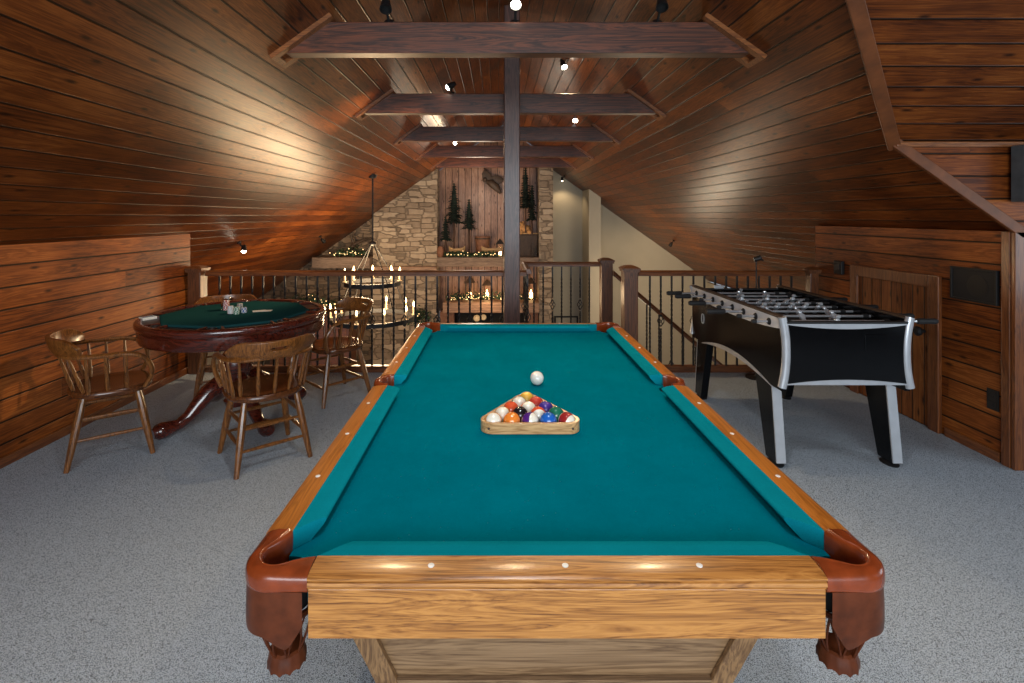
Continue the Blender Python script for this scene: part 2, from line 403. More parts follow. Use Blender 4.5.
# loft floor: main rectangle, dormer bay to the right and the landing that juts out to the stairs
fp = [(-2.95,YB),(5.0,YB),(5.0,YD+0.1),(3.05,YD+0.1),(3.05,YE+0.06),(1.32,YE+0.06),(1.32,5.74),(0.2,5.74),(0.2,YE+0.06),(-2.95,YE+0.06)]
fl = MB().prism(fp, 2, -0.3, 0.0).build('floor', 'carpet', smooth=False); struct(fl)
surf_box('floor_lower', -5.7, 4.0, -3.0, 5.1, 12.6, -2.9, 'floor2')
# slopes
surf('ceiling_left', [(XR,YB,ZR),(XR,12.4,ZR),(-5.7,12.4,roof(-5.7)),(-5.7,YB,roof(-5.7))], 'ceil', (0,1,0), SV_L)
xd = 2.285; hd = (YD+0.25)/2; ym = (YD-0.25)/2; xm = xd-hd
surf('ceiling_right', [(XR,YB,ZR),(5.1,YB,roof(5.1)),(5.1,-0.25,roof(5.1)),(xd,-0.25,roof(xd)),(xm,ym,roof(xm)),(xd,YD,roof(xd)),
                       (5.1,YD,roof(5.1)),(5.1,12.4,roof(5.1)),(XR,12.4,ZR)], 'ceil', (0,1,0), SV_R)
zc = roof(xd); zt = roof(xm)
surf('ceiling_dormer', [(xd,YD,zc),(xm,ym,zt),(5.0,ym,zt),(5.0,YD,zc)], 'ceil', (1,0,0), (0,-(YD-ym),zt-zc))
surf('ceiling_dormer_back', [(xd,-0.25,zc),(xm,ym,zt),(5.0,ym,zt),(5.0,-0.25,zc)], 'ceil', (1,0,0), (0,(YD-ym),zt-zc))
# knee walls
zl = roof(XL); zrw = roof(XRW)
surf_box('wall_left', XL-0.07, YB, 0, XL, YE-0.02, zl, 'wallboard')
surf_box('wall_right', XRW, YD, 0, XRW+0.06, YE-0.02, zrw-0.02, 'wallboard')
surf('wall_dormer', [(XRW,YD,0),(5.0,YD,0),(5.0,YD,zc),(xd,YD,zc),(XRW,YD,zrw)], 'wallboard', (1,0,0), (0,0,1))
surf('wall_dormer_end', [(5.0,YD,0),(5.0,-0.25,0),(5.0,-0.25,zc),(5.0,ym,zt),(5.0,YD,zc)], 'wallboard', (0,1,0), (0,0,1))
surf_box('wall_right_rear', XRW, YB, 0, XRW+0.06, -0.25, zrw-0.02, 'wallboard')
# trims: along the slope on the dormer cheek, up the valley, the upright corner board
def bar(name, p, q, w, d, mat, nrm):
    p, q, nrm = Vector(p), Vector(q), Vector(nrm).normalized()
    t = (q-p).normalized(); s_ = t.cross(nrm).normalized()
    ring = lambda c: [c+s_*w/2, c-s_*w/2, c-s_*w/2+nrm*d, c+s_*w/2+nrm*d]
    return MB().loft([ring(p), ring(q)]).build(name, mat, smooth=False, bevel=0.004)
struct(bar('trim_1', (xd+0.0,YD,zc), (XRW+0.05,YD,roof(XRW+0.05)), 0.06, 0.025, 'trimplain', (0,-1,0)))
struct(bar('trim_2', (xd,YD,zc-0.01), (xm,ym,zt-0.01), 0.065, 0.03, 'trimplain', (0.5,0,-1)))
struct(bar('trim_3', (XRW+0.02,YD,0), (XRW+0.02,YD,zrw-0.02), 0.07, 0.025, 'trimz', (0,-1,0)))
struct(bar('trim_4', (XRW,YD+0.03,0), (XRW,YD+0.03,zrw-0.02), 0.05, 0.02, 'trimz', (-1,0,0)))
struct(bar('trim_5', (xd,YD-0.012,zc-0.012), (5.0,YD-0.012,zc-0.012), 0.03, 0.02, 'trimx', (0,-1,0)))
struct(bar('baseboard_left', (XL,YB,0.03), (XL,YE-0.03,0.03), 0.06, 0.015, 'trimwood', (1,0,0)))
struct(bar('baseboard_right', (XRW,YD+0.07,0.03), (XRW,3.40,0.03), 0.06, 0.015, 'trimwood', (-1,0,0)))

# access door in the right knee wall
d = thing('door_1', None, None, (XRW, 3.86, 0)); struct(d)
y0, y1, zt_ = -0.43, 0.43, 1.055
fr = MB()
for (a, b_, c_, e_) in ((y0, y0+0.085, 0, zt_), (y1-0.085, y1, 0, zt_), (y0+0.085, y1-0.085, zt_-0.085, zt_)):
    fr.box(-0.03, a, c_, 0.0, b_, e_)
fr.build('door_frame', 'trimz', d, smooth=False, bevel=0.005)
pl = surf('door_panel', [(-0.012,y0+0.085,0.01),(-0.012,y1-0.085,0.01),(-0.012,y1-0.085,zt_-0.085),(-0.012,y0+0.085,zt_-0.085)], 'doorboard', (0,0,1), (0,1,0), kind=None)
pl.parent = d
h = MB(); h.lathe([(0.012,0),(0.012,0.03),(0.03,0.035),(0.034,0.05),(0.02,0.062)], n=16)
h.v = [(-0.012-z, -0.30+x, 0.66+y) for x, y, z in h.v]; h.build('door_knob', 'black', d)

# great room beyond the railing
surf_box('wall_fireplace_left', -2.58, 10.6, -2.9, -1.25, 11.1, 0, 'stone', ztop=lambda x: roof(x)-0.005)
surf_box('wall_fireplace_pier', 0.86, 10.6, -2.9, 1.15, 12.3, 0, 'stone', ztop=lambda x: roof(x)-0.005)
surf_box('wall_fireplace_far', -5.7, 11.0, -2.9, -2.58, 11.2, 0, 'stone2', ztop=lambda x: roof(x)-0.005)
surf('wall_niche', [(-1.25,11.05,0.38),(0.86,11.05,0.38),(0.86,11.05,roof(0.86)-0.01),(XR,11.05,ZR-0.01),(-1.25,11.05,roof(-1.25)-0.01)], 'nichebrd', (0,0,1), (1,0,0))
surf('wall_recess', [(-1.25,11.08,-0.6),(0.86,11.08,-0.6),(0.86,11.08,0.38),(-1.25,11.08,0.38)], 'nichebrd', (0,0,1), (1,0,0))
surf_box('wall_far', 1.15, 12.25, -2.9, 5.1, 12.35, 0, 'beige', ztop=lambda x: roof(x)-0.005)
surf_box('wall_pilaster', 2.03, 11.35, -2.9, 2.29, 12.25, 0, 'beige', ztop=lambda x: roof(x)-0.005)
surf_box('wall_lower_left', -5.8, 4.6, -2.9, -5.7, 11.0, roof(-5.7)-0.01, 'beige')
surf_box('wall_lower_right', 5.0, 4.6, -2.9, 5.1, 12.25, roof(5.0)-0.08, 'beige')

# shelf, mantels and firebox: each beam is a thing of its own
def beam_box(name, label, cat, x0, y0, z0, x1, y1, z1, mat, bev=0.012):
    return tag(MB().box(x0, y0, z0, x1, y1, z1).build(name, mat, smooth=False, bevel=bev), label, cat)
beam_box('niche_shelf', 'thick weathered timber shelf under the pine trees in the niche', 'shelf', -1.245, 10.5, 0.42, 0.855, 11.04, 0.61, 'mantel')
beam_box('mantel_ledge', 'grey weathered timber ledge on the stone under the left eave', 'shelf', -3.76, 10.35, 0.40, -2.585, 10.99, 0.62, 'mantel')
beam_box('ledge_beam', 'thin timber ledge running across the pale stone panel', 'shelf', -2.58, 10.47, 0.34, -1.25, 10.595, 0.42, 'mantel2')
beam_box('fireplace_mantel', 'pale rough timber mantel over the firebox', 'mantel', -1.12, 10.45, -0.52, 0.855, 11.05, -0.31, 'mantel2')
fb = thing('fireplace', 'dark open firebox below the timber mantel', 'fireplace', (-0.15, 10.85, -2.9))
m_ = MB(); m_.box(-1.05, 0.0, 0.0, 1.0, 0.2, 2.36); m_.build('firebox', 'fire', fb, smooth=False)
for xa, xb in ((-1.05, -0.75), (0.72, 1.0)): MB().box(xa, -0.2, 0.0, xb, 0.0, 2.37).build('surround', 'terra', fb, smooth=False, bevel=0.01)

# ------------------------------------------------------------------ beams, post
ZB = EYE + 0.962
ordn = ['nearest', 'second', 'third', 'fourth', 'farthest']
for i, y in enumerate((3.02, 4.79, 6.56, 8.33, 10.1)):
    names = ['nearest dark stained tie beam crossing the ceiling', 'second dark tie beam from the front, right behind the post',
             'third dark tie beam from the front, above the railing', 'fourth dark tie beam from the front, over the great room',
             'farthest and shortest-looking dark tie beam before the niche wall']
    b = thing('ceiling_beam', names[i], 'beam', (XR, y, ZB), group='tie beams under the roof')
    hb = (ZR-ZB)/PITCH; ht = (ZR-ZB-0.185)/PITCH
    MB().prism([(-hb+0.03, 0), (hb-0.03, 0), (ht+0.03, 0.185), (-ht-0.03, 0.185)], 1, 0, 0.1).build('beam', 'beam', b, smooth=False, bevel=0.006)
    for sgn in (-1, 1):
        t = MB()
        n = Vector((sgn*PITCH, 0, 1)).normalized(); tt = Vector((sgn, 0, -PITCH)).normalized()
        p0 = Vector((sgn*ht, 0, 0.185)) - tt*0.06; p1 = Vector((sgn*hb, 0, 0)) + tt*0.05
        for (ya, yb) in ((-0.05, 0.0), (0.1, 0.15)):
            r_ = lambda c: [c+Vector((0,ya,0)), c+Vector((0,yb,0)), c+Vector((0,yb,0))-n*0.025, c+Vector((0,ya,0))-n*0.025]
            t.loft([r_(p0), r_(p1)])
        r_ = lambda c: [c+Vector((0,0.001,0)), c+Vector((0,0.099,0)), c+Vector((0,0.099,0))-n*0.024, c+Vector((0,0.001,0))-n*0.024]
        t.loft([r_(p1-tt*0.035), r_(p1)])
        t.build('end_trim', 'trimx', b, smooth=False)
tag(MB().box(0.058, 4.60, 0, 0.202, 4.742, ZR-0.06).build('wooden_post', 'post', smooth=False, bevel=0.008), 'tall dark square timber post behind the pool table', 'post')

# ------------------------------------------------------------------ railings
def baluster(zb, zt_, basket):
    mb = MB(); a = 0.0076; n = 34; rings = []
    L = zt_-zb
    for i in range(n+1):
        f = i/n; z = zb+L*f
        if basket and 0.44 < f < 0.56: continue
        tw = 0 if f < 0.14 else (f-0.14)/0.72*PI*7 if f < 0.86 else PI*7
        rings.append([(a*1.414*math.cos(tw+PI/4+k*PI/2), a*1.414*math.sin(tw+PI/4+k*PI/2), z) for k in range(4)])
    if basket:
        k = sum(1 for i in range(n+1) if i/n <= 0.44)
        mb.loft(rings[:k]); mb.loft(rings[k:])
        z0, z1 = zb+L*0.435, zb+L*0.565
        for q in range(4):
            path = []
            for i in range(9):
                f = i/8; r = 0.003+0.027*math.sin(PI*f); an = q*PI/2+f*PI*0.9
                path.append((r*math.cos(an), r*math.sin(an), z0+(z1-z0)*f))
            mb.tube(path, 0.0045, 5)
    else: mb.loft(rings)
    return mb
bal_cache = {}
def railing(label, p, q, ztop, first=0.06, ph=0, zb=0.06, bottom=True):
    p, q = Vector(p), Vector(q); L = (q-p).length
    ang = math.atan2(q.y-p.y, q.x-p.x)
    t = thing('railing', label, 'railing', (p.x, p.y, 0), ang, 'loft railings of iron balusters')
    prof = [(-0.035, 0), (0.035, 0), (0.035, 0.012), (0.028, 0.035), (0.015, 0.05), (-0.015, 0.05), (-0.028, 0.035), (-0.035, 0.012)]
    MB().loft([[(x, a, ztop-0.05+b_) for a, b_ in prof] for x in (0, L)]).build('handrail', 'rail', t, smooth=False, bevel=0.003)
    MB().box(0, -0.03, 0.0, L, 0.03, zb).build('bottom_rail', 'rail', t, smooth=False, bevel=0.004)
    n = int((L-0.04)/0.102)
    off = (L-(n-1)*0.102)/2 if n > 1 else L/2
    for i in range(n):
        bk = (i+ph) % 3 == 0
        key = (round(ztop, 3), zb, bk)
        if key not in bal_cache:
            bal_cache[key] = baluster(zb, ztop-0.05, bk).build('baluster', 'iron', t, smooth=False)
            o = bal_cache[key]
        else:
            o = bal_cache[key].copy(); C.objects.link(o); o.parent = t
        o.location = (off+i*0.102, 0, 0)
    return t
YRL = 4.8
railing('long iron baluster railing on the left, behind the card table', (-2.727, YRL, 0), (0.27, YRL, 0), 0.95, ph=1)
railing('short railing return running back from behind the post to the landing', (0.29, YRL+0.04, 0), (0.29, 5.62, 0), 0.96, ph=0)
railing('middle railing with higher looking handrail on the far side of the landing', (0.29, 5.65, 0), (1.125, 5.65, 0), 0.955, ph=1)
railing('right iron baluster railing behind the foosball table', (1.315, YRL, 0), (2.868, YRL, 0), 0.95, ph=2)
def newel(x, y, w, h, label, half=False):
    t = thing('newel_post', label, 'newel post', (x, y, 0), group='newel posts of the railing')
    a = w/2
    MB().box(-a, -a, 0, a, a, h-0.045).build('shaft', 'newel', t, smooth=False, bevel=0.006)
    c = MB(); c.box(-a-0.012, -a-0.012, h-0.06, a+0.012, a+0.012, h-0.04)
    c.loft([[(-b,-b,z),(b,-b,z),(b,b,z),(-b,b,z)] for b, z in ((a+0.018,h-0.04),(a+0.018,h-0.025),(a*0.7,h-0.006),(a*0.3,h))])
    c.build('cap', 'newel', t, smooth=False)
    return t
newel(1.2375, 4.80, 0.13, 1.0, 'front newel post beside the foosball table at the stair opening')
newel(1.20, 5.66, 0.125, 1.0, 'farther newel post at the top of the stairs')
newel(-2.80, 4.78, 0.12, 1.0, 'newel post against the left wall at the railing end')
newel(2.925, 4.76, 0.08, 0.99, 'slim newel post against the right wall behind the foosball table')

# stairs down to the right behind the railing, with their own handrail
st = thing('staircase', 'wooden stairs going down to the right behind the railing', 'stairs', (1.33, 4.93, 0))
for i in range(9):
    MB().box(i*0.235, 0.045, -0.19*(i+1)-0.04, i*0.235+0.26, 0.69, -0.19*(i+1)).build('tread', 'tread', st, smooth=False, bevel=0.005)
MB().prism([(0, -0.05), (0, -0.42), (2.2, -2.2), (2.4, -1.85)], 1, 0.0, 0.04).build('stringer', 'tread', st, smooth=False)
MB().prism([(0, -0.125), (0, -0.40), (1.9, -2.03), (1.9, -1.759)], 1, 0.70, 0.76).build('stringer', 'tread', st, smooth=False)
hr = thing('stair_handrail', 'dark sloping stair handrail with iron balusters going down to the right', 'handrail', (1.28, 5.66, 0))
sl = lambda x: 0.80-0.86*x
prof = [(-0.03, 0), (0.03, 0), (0.03, 0.03), (0.018, 0.06), (-0.018, 0.06), (-0.03, 0.03)]
MB().loft([[(x, a, sl(x)+b_) for a, b_ in prof] for x in (0, 1.9)]).build('handrail', 'rail', hr, smooth=False, bevel=0.003)
for i in range(13):
    x = 0.1+0.135*i
    bb = baluster(sl(x)-0.88, sl(x), i % 3 == 1).build('baluster', 'iron', hr, smooth=False); bb.location = (x, 0, 0)

# ------------------------------------------------------------------ POOL TABLE
PX, PY = 0.13, 2.093
HX, HY = 0.623, 1.14
ZT = 0.79; ZBED = 0.748; CV = 0.138
pt = thing('pool_table', 'oak pool table with teal cloth and brown leather pockets', 'pool table', (PX, PY, 0))
def rp(side, u, t, z):
    return [(t, -HY+u, z), (HX-u, t, z), (t, HY-u, z), (-HX+u, t, z)][side]
RAIL = [(0.057,.7900),(0.042,.7898),(0.028,.7891),(0.016,.7880),(0.008,.7866),(0.003,.7852),(0.0,.784),(0.0,.780),(0.006,.7775),(0.001,.775),(0.0,.770),(0.001,.767),(0.006,.765),(0.003,.763),(0.008,.761),(0.057,.761)]
CUSH = [(0.057,.7895),(0.085,.7885),(0.103,.785),(0.1075,.782),(0.1085,.778),(0.104,.770),(0.084,.749),(0.057,.749)]
segs = [(0, -HX+CV, HX-CV, 'c', 'c'), (2, -HX+CV, HX-CV, 'c', 'c')]
for s_ in (1, 3):
    segs += [(s_, -HY+CV, -0.065, 'c', 's'), (s_, 0.065, HY-CV, 's', 'c')]
for (sd, a, b, ea, eb) in segs:
    wd = 'oakx' if sd in (0, 2) else 'oaky'
    r = MB().loft([[rp(sd, u, t, z) for u, z in RAIL] for t in (a, b)]).build('rail', wd, pt, sharp=14)
    ks = {'c': 1.2, 's': 0.3}
    ku = 1.14 if sd == 0 else 1.0
    MB().loft([[rp(sd, 0.057+(u-0.057)*ku, a+ks[ea]*(u-0.057), z) for u, z in CUSH], [rp(sd, 0.057+(u-0.057)*ku, b-ks[eb]*(u-0.057), z) for u, z in CUSH]]).build('cushion', 'cushion', pt, sharp=25)
    ts = [-0.2575, 0, 0.2575] if sd in (0, 2) else [(-1 if a < 0 else 1)*k*0.2575 for k in (1, 2, 3)]
    for t in ts:
        p = rp(sd, 0.030, t, ZT-0.0008)
        MB().lathe([(0.0062, -0.002), (0.0062, 0.0008), (0.004, 0.0012)], p, 12).build('sight', 'white', r)
    # apron under the rail
    ap = [(0.006, .7605), (0.006, .668), (0.030, .668), (0.030, .7605)]
    if sd in (0, 2):
        MB().loft([[rp(sd, u, t, z) for u, z in ap] for t in (-HX+CV, HX-CV)]).build('apron', 'oakx', pt, smooth=False, bevel=0.001)
    elif a < 0:
        MB().loft([[rp(sd, u, t, z) for u, z in ap] for t in (-HY+CV, HY-CV)]).build('apron', 'oaky', pt, smooth=False, bevel=0.001)
# bed with bites at the six pockets
HC = 0.064
pts = []
cs = [(-1,-1), (1,-1), (1,1), (-1,1)]
bx_, by_ = HX-0.057, HY-0.057
def bite(cx, cy, r, a0, a1, n=8): return [(cx+r*math.cos(a0+(a1-a0)*i/n), cy+r*math.sin(a0+(a1-a0)*i/n)) for i in range(n+1)]
def corner(sx, sy):
    cx, cy = sx*(HX-HC), sy*(HY-HC)
    a = math.atan2(-sy, -sx)          # towards the table centre
    return bite(cx, cy, 0.052, a-0.75*PI, a+0.75*PI, 12)
# start near-left, go round counter-clockwise: arc runs from the left side to the near side
pts += [(-bx_, -by_+0.06)] + corner(-1,-1)[3:-3][::-1] + [(-bx_+0.06, -by_)]
pts = []
def bitec(sx, sy, order):
    cx, cy = sx*(HX-HC), sy*(HY-HC); r = 0.055
    on_side = (sx*bx_, cy-sy*math.sqrt(max(0, r*r-(bx_-abs(cx))**2)))
    on_end = (cx-sx*math.sqrt(max(0, r*r-(by_-abs(cy))**2)), sy*by_)
    a0 = math.atan2(on_side[1]-cy, on_side[0]-cx); a1 = math.atan2(on_end[1]-cy, on_end[0]-cx)
    am = math.atan2(-sy, -sx)
    def unwrap(x): 
        while x-am > PI: x -= 2*PI
        while x-am < -PI: x += 2*PI
        return x
    arc = bite(cx, cy, r, unwrap(a0), unwrap(a1))
    return arc if order == 'se' else arc[::-1]
pts += bitec(-1,-1,'se') + bitec(1,-1,'es')
pts += [(bx_+0.0, -0.05), (bx_-0.012, -0.042), (bx_-0.03, -0.02), (bx_-0.033, 0), (bx_-0.03, 0.02), (bx_-0.012, 0.042), (bx_, 0.05)]
pts += bitec(1,1,'se') + bitec(-1,1,'es')
pts += [(-bx_, 0.05), (-bx_+0.012, 0.042), (-bx_+0.03, 0.02), (-bx_+0.033, 0), (-bx_+0.03, -0.02), (-bx_+0.012, -0.042), (-bx_, -0.05)]
MB().prism(pts, 2, 0.70, ZBED).build('bed', 'felt', pt, smooth=False)
MB().box(-HX+0.1, -HY+0.1, 0.672, HX-0.1, HY-0.1, 0.70).build('slate_frame', 'black', pt, smooth=False)
# corner pockets
def casting_path(n=30):
    O, I = [], []
    R = 0.062
    # outer: straight, quarter arc, straight
    Ls = [CV-R, R*PI/2, CV-R]; tot = sum(Ls)
    for i in range(n+1):
        s_ = tot*i/n
        if s_ < Ls[0]: O.append((0, CV-s_))
        elif s_ < Ls[0]+Ls[1]:
            a = PI+(s_-Ls[0])/R; O.append((R+R*math.cos(a), R+R*math.sin(a)))
        else: O.append((R+s_-Ls[0]-Ls[1], 0))
    c = 0.066; r = 0.037; tip1 = (0.057, 0.1365); a0, a1 = math.radians(162), math.radians(288)
    A = (c+r*math.cos(a0), c+r*math.sin(a0))
    l0 = math.hypot(tip1[0]-A[0], tip1[1]-A[1]); arc = r*(a1-a0); tot = 2*l0+arc
    for i in range(n+1):
        s_ = tot*i/n
        if s_ < l0:
            f = s_/l0; bulge = 0.004*math.sin(PI*f)
            I.append((tip1[0]+(A[0]-tip1[0])*f+bulge, tip1[1]+(A[1]-tip1[1])*f))
        elif s_ < l0+arc:
            a = a0+(s_-l0)/r; I.append((c+r*math.cos(a), c+r*math.sin(a)))
        else:
            f = 1-(s_-l0-arc)/l0; bulge = 0.004*math.sin(PI*f)
            I.append((tip1[1]+(A[0]-tip1[1])*0+ (tip1[1]-A[0])*0 + (0), 0))
            p = (tip1[0]+(A[0]-tip1[0])*f+bulge, tip1[1]+(A[1]-tip1[1])*f); I[-1] = (p[1], p[0])
    return O, I
O_, I_ = casting_path()
def mk_corner(sx, sy):
    T = lambda u, v, z: (sx*(HX-u), sy*(HY-v), z)
    prof = [(0.06,.725),(0.0,.74),(-0.02,.778),(0.0,.788),(0.10,.7935),(0.2,.795),(0.26,.7935),(0.30,.7935),(0.5,.794),(0.75,.791),(0.92,.787),(0.985,.780),(1.0,.772),(0.995,.764),(0.96,.758),(0.9,.756),(0.8,.756)]
    rings = []
    for (o, i) in zip(O_, I_):
        rings.append([T(i[0]+(o[0]-i[0])*f, i[1]+(o[1]-i[1])*f, z) for f, z in prof])
    cp = MB().loft(rings).build('corner_pocket', 'leather', pt, sharp=60)
    # drop shield below the casting
    c = 0.072; N = len(O_)
    rings = []
    for k in range(1, N-1):
        q = k/(N-1); o = O_[k]
        dz = abs(q-0.5)*2
        zb = 0.674 if dz < 0.3 else 0.674-0.030*math.sin((dz-0.3)/0.4*PI/2)**1.5 if dz < 0.7 else 0.644+0.065*((dz-0.7)/0.3)
        outr, inr = [], []
        for j in range(11):
            f = j/10; z = 0.757+(zb-0.757)*f
            zz = (0.757-z)/0.14
            sh = 0.03+0.02*math.sin(PI*min(1, zz*1.1))*-1 + 0.9*max(0, zz-0.48)**2
            outr.append(T(o[0]+(c-o[0])*sh, o[1]+(c-o[1])*sh, z))
            inr.append(T(o[0]+(c-o[0])*(sh+0.07), o[1]+(c-o[1])*(sh+0.07), z))
        rings.append(outr+inr[::-1])
    MB().loft(rings).build('shield', 'leather2', cp, sharp=50)
    # woven leather net gathered to a fringed collar
    net = MB(); cc = T(c, c, 0)
    for k in range(8):
        a = 2*PI*k/8
        for da in (-0.36, 0.36):
            path = []
            for j in range(6):
                f = j/5; r = 0.055+0.004*math.sin(PI*f)-0.024*f
                path.append((cc[0]+r*math.cos(a+da*f), cc[1]+r*math.sin(a+da*f), 0.692-0.090*f))
            net.tube(path, 0.0036, 6, flat=0.5)
    rr = []
    for (r, z) in ((0.028,.604),(0.032,.600),(0.033,.592),(0.036,.584),(0.036,.573)):
        rr.append([(cc[0]+r*(1+0.04*((i % 3) == 0))*math.cos(2*PI*i/36), cc[1]+r*(1+0.04*((i % 3) == 0))*math.sin(2*PI*i/36), z-(0.004*((i % 3) == 0) if z < .578 else 0)) for i in range(36)])
    net.loft(rr)
    net.tube([(cc[0]+0.057*math.cos(2*PI*i/24), cc[1]+0.057*math.sin(2*PI*i/24), 0.69) for i in range(25)], 0.006, 6)
    net.build('net', 'leather2', cp)
    # dark throat of the pocket
    MB().lathe([(0.046,.765-.03),(0.046,.69),(0.042,.689),(0.042,.735)], (cc[0], cc[1], 0), 20, caps=False).build('throat', 'rubber', cp)
for s1, s2 in cs: mk_corner(s1, s2)
# side pockets
for sx in (-1, 1):
    rings = []
    for k in range(21):
        a = PI*k/20; o = (0.058-0.070*math.sin(a), -0.066*math.cos(a)); o = (max(-0.012, o[0]), o[1])
        i = (0.058-0.038*math.sin(a), -0.052*math.cos(a))
        rings.append([(sx*(HX-(i[0]+(o[0]-i[0])*f)), i[1]+(o[1]-i[1])*f, z) for f, z in ((0.05,.72),(0,.785),(0.15,.793),(0.5,.795),(0.85,.791),(1,.776),(1,.75),(0.7,.74))])
    sp_ = MB().loft(rings).build('side_pocket', 'leather', pt, sharp=60)
    net = MB()
    for k in range(9):
        a = 2*PI*k/9
        for da in (-0.36, 0.36):
            net.tube([(sx*(HX-0.045)+(0.048-0.02*j/4)*math.cos(a+da*j/4), (0.048-0.02*j/4)*math.sin(a+da*j/4), 0.742-0.14*j/4) for j in range(5)], 0.005, 5, flat=0.5)
    net.build('net', 'leather2', sp_)
# pedestal: flares in towards a waist, framed front panel, dark spreading foot
def frus(z0, hx0, hy0, z1, hx1, hy1):
    q = lambda z, a, b_: [(-a,-b_,z),(a,-b_,z),(a,b_,z),(-a,b_,z)]
    return [q(z0,hx0,hy0), q(z1,hx1,hy1)]
MB().loft(frus(.672, .51, .965, .355, .393, .90)).build('pedestal', 'oakp', pt, smooth=False)
for sy in (-1, 1):
    for sx in (-1, 1):
        q = lambda z, a, b_: [(sx*a, sy*b_, z), (sx*(a-0.052), sy*b_, z), (sx*(a-0.052), sy*(b_+0.014), z), (sx*a, sy*(b_+0.014), z)]
        MB().loft([q(.671, .512, .965), q(.352, .395, .90)]).build('pedestal_stile', 'oakz', pt, smooth=False, bevel=0.002)
    rl = MB(); a0_ = sy*0.902; 
    rl.loft([[(-.345,sy*.902,.357),(.345,sy*.902,.357),(.36,sy*.911,.40),(-.36,sy*.911,.40)],[(-.345,sy*.915,.357),(.345,sy*.915,.357),(.36,sy*.924,.40),(-.36,sy*.924,.40)]])
    rl.build('pedestal_rail', 'oakp', pt, smooth=False)
MB().loft(frus(.354, .375, .88, .0, .44, .94)).build('foot', 'black', pt, smooth=False)

# ------------------------------------------------------------------ balls and rack
def ball_mat(name, col, stripe):
    m, nt, b = new_mat(name)
    tc = nd(nt, 'ShaderNodeTexCoord'); sp = nd(nt, 'ShaderNodeSeparateXYZ'); nt.links.new(tc.outputs['Object'], sp.inputs[0])
    R_ = 0.0286
    no = nd(nt, 'ShaderNodeTexNoise', i_Scale=60.0); nt.links.new(tc.outputs['Object'], no.inputs['Vector'])
    ivory = (0.80, 0.76, 0.64)
    cc = ramp(nt, [(0.3, tuple(c*0.95 for c in col)), (0.7, col)], no.outputs[0]).outputs[0]
    if stripe:
        f = mth(nt, 'LESS_THAN', mth(nt, 'ABSOLUTE', sp.outputs[2]), R_*0.52)
        cc = mixc(nt, f, ivory, cc)
    nt.links.new(cc, b.inputs['Base Color']); b.inputs['Roughness'].default_value = 0.12; b.inputs['Coat Weight'].default_value = 0.6
    return m
RB = 0.0286
ball0 = MB().ball((0, 0, 0), RB, 16)
BY0 = 1.708; BX0 = 0.1086
cols = {'yellow': (0.72, 0.43, 0.06), 'red': (0.50, 0.045, 0.03), 'vermilion': (0.68, 0.09, 0.03), 'violet': (0.05, 0.03, 0.26), 'orange': (0.78, 0.22, 0.03),
        'green': (0.01, 0.16, 0.10), 'blue': (0.01, 0.11, 0.46), 'black': (0.008, 0.008, 0.014), 'purple': (0.07, 0.015, 0.18), 'maroon': (0.30, 0.02, 0.02), 'amber': (0.70, 0.35, 0.10)}
rows = [   # front row first: (colour, stripe?, rotation, label)
  [('amber', 1, (0.05, -1, .5), 'mostly white ball at the left end of the front rack row'), ('orange', 0, (0.5, 0.3, 1), 'bright orange ball, second in the front rack row'),
   ('purple', 1, (.75, -.55, .3), 'white and purple striped ball in the middle of the front rack row'), ('blue', 0, (0.3, 0.9, 2), 'bright blue ball in the front rack row'),
   ('maroon', 1, (.62, -.72, -.1), 'dark red ball with a white end, right end of the front rack row')],
  [('yellow', 1, (-.1, -1, .7), 'plain white looking ball behind the front row at its left'), ('black', 0, (0.3, 0.7, 0.3), 'black ball in the second rack row'),
   ('vermilion', 1, (.1, -.9, .05), 'white ball with a red edge, right of the black ball'), ('green', 0, (0.2, 0.6, 0.4), 'dark green ball at the right of the second rack row')],
  [('vermilion', 0, (0.4, 0.2, 1), 'orange red ball at the left of the middle rack row'), ('orange', 1, (.1, -.9, .75), 'cream ball with an orange edge in the middle of the rack'),
   ('violet', 0, (0.3, 0.8, 0.7), 'deep violet blue ball at the right of the middle rack row')],
  [('green', 1, (0, -.9, .7), 'white ball just behind left of the cream ball, near the apex'), ('red', 0, (0.2, 0.3, 0.4), 'red ball just right of the yellow apex ball')],
  [('yellow', 0, (0.4, 0.5, 0.4), 'yellow ball at the far apex of the rack')]]
for r, row in enumerate(rows):
    n = len(row)
    for k, (cn, stp, rot, lab) in enumerate(row):
        o = ball0.build('pool_ball', ball_mat('ball_%s_%d' % (cn, stp), cols[cn], stp))
        o.location = (BX0+(k-(n-1)/2)*0.0612, BY0+r*0.0496, ZBED+RB); o.rotation_euler = Vector(rot).to_track_quat('Z', 'Y').to_euler()
        tag(o, lab, 'pool ball', 'balls in the triangle rack')
o = ball0.build('cue_ball', ball_mat('ball_cue', (0.80, 0.78, 0.70), 0)); o.location = (0.1666, 2.159, ZBED+RB)
tag(o, 'white cue ball alone on the teal cloth beyond the rack', 'pool ball')
rk = thing('ball_rack', 'light wooden triangle rack around the pool balls', 'ball rack', (BX0, BY0, ZBED))
cen = [(-2*0.0612, 0), (2*0.0612, 0), (0, 4*0.0496)]
def rtri(r):
    out = []
    for i, (c, a0, a1) in enumerate(((cen[0], 150, 270), (cen[1], 270, 390), (cen[2], 30, 150))):
        for j in range(9):
            a = math.radians(a0+(a1-a0)*j/8); out.append((c[0]+r*math.cos(a), c[1]+r*math.sin(a)))
    return out
oi, oo = rtri(RB+0.0012), rtri(RB+0.0135)
mb = MB(); nn = len(oi)
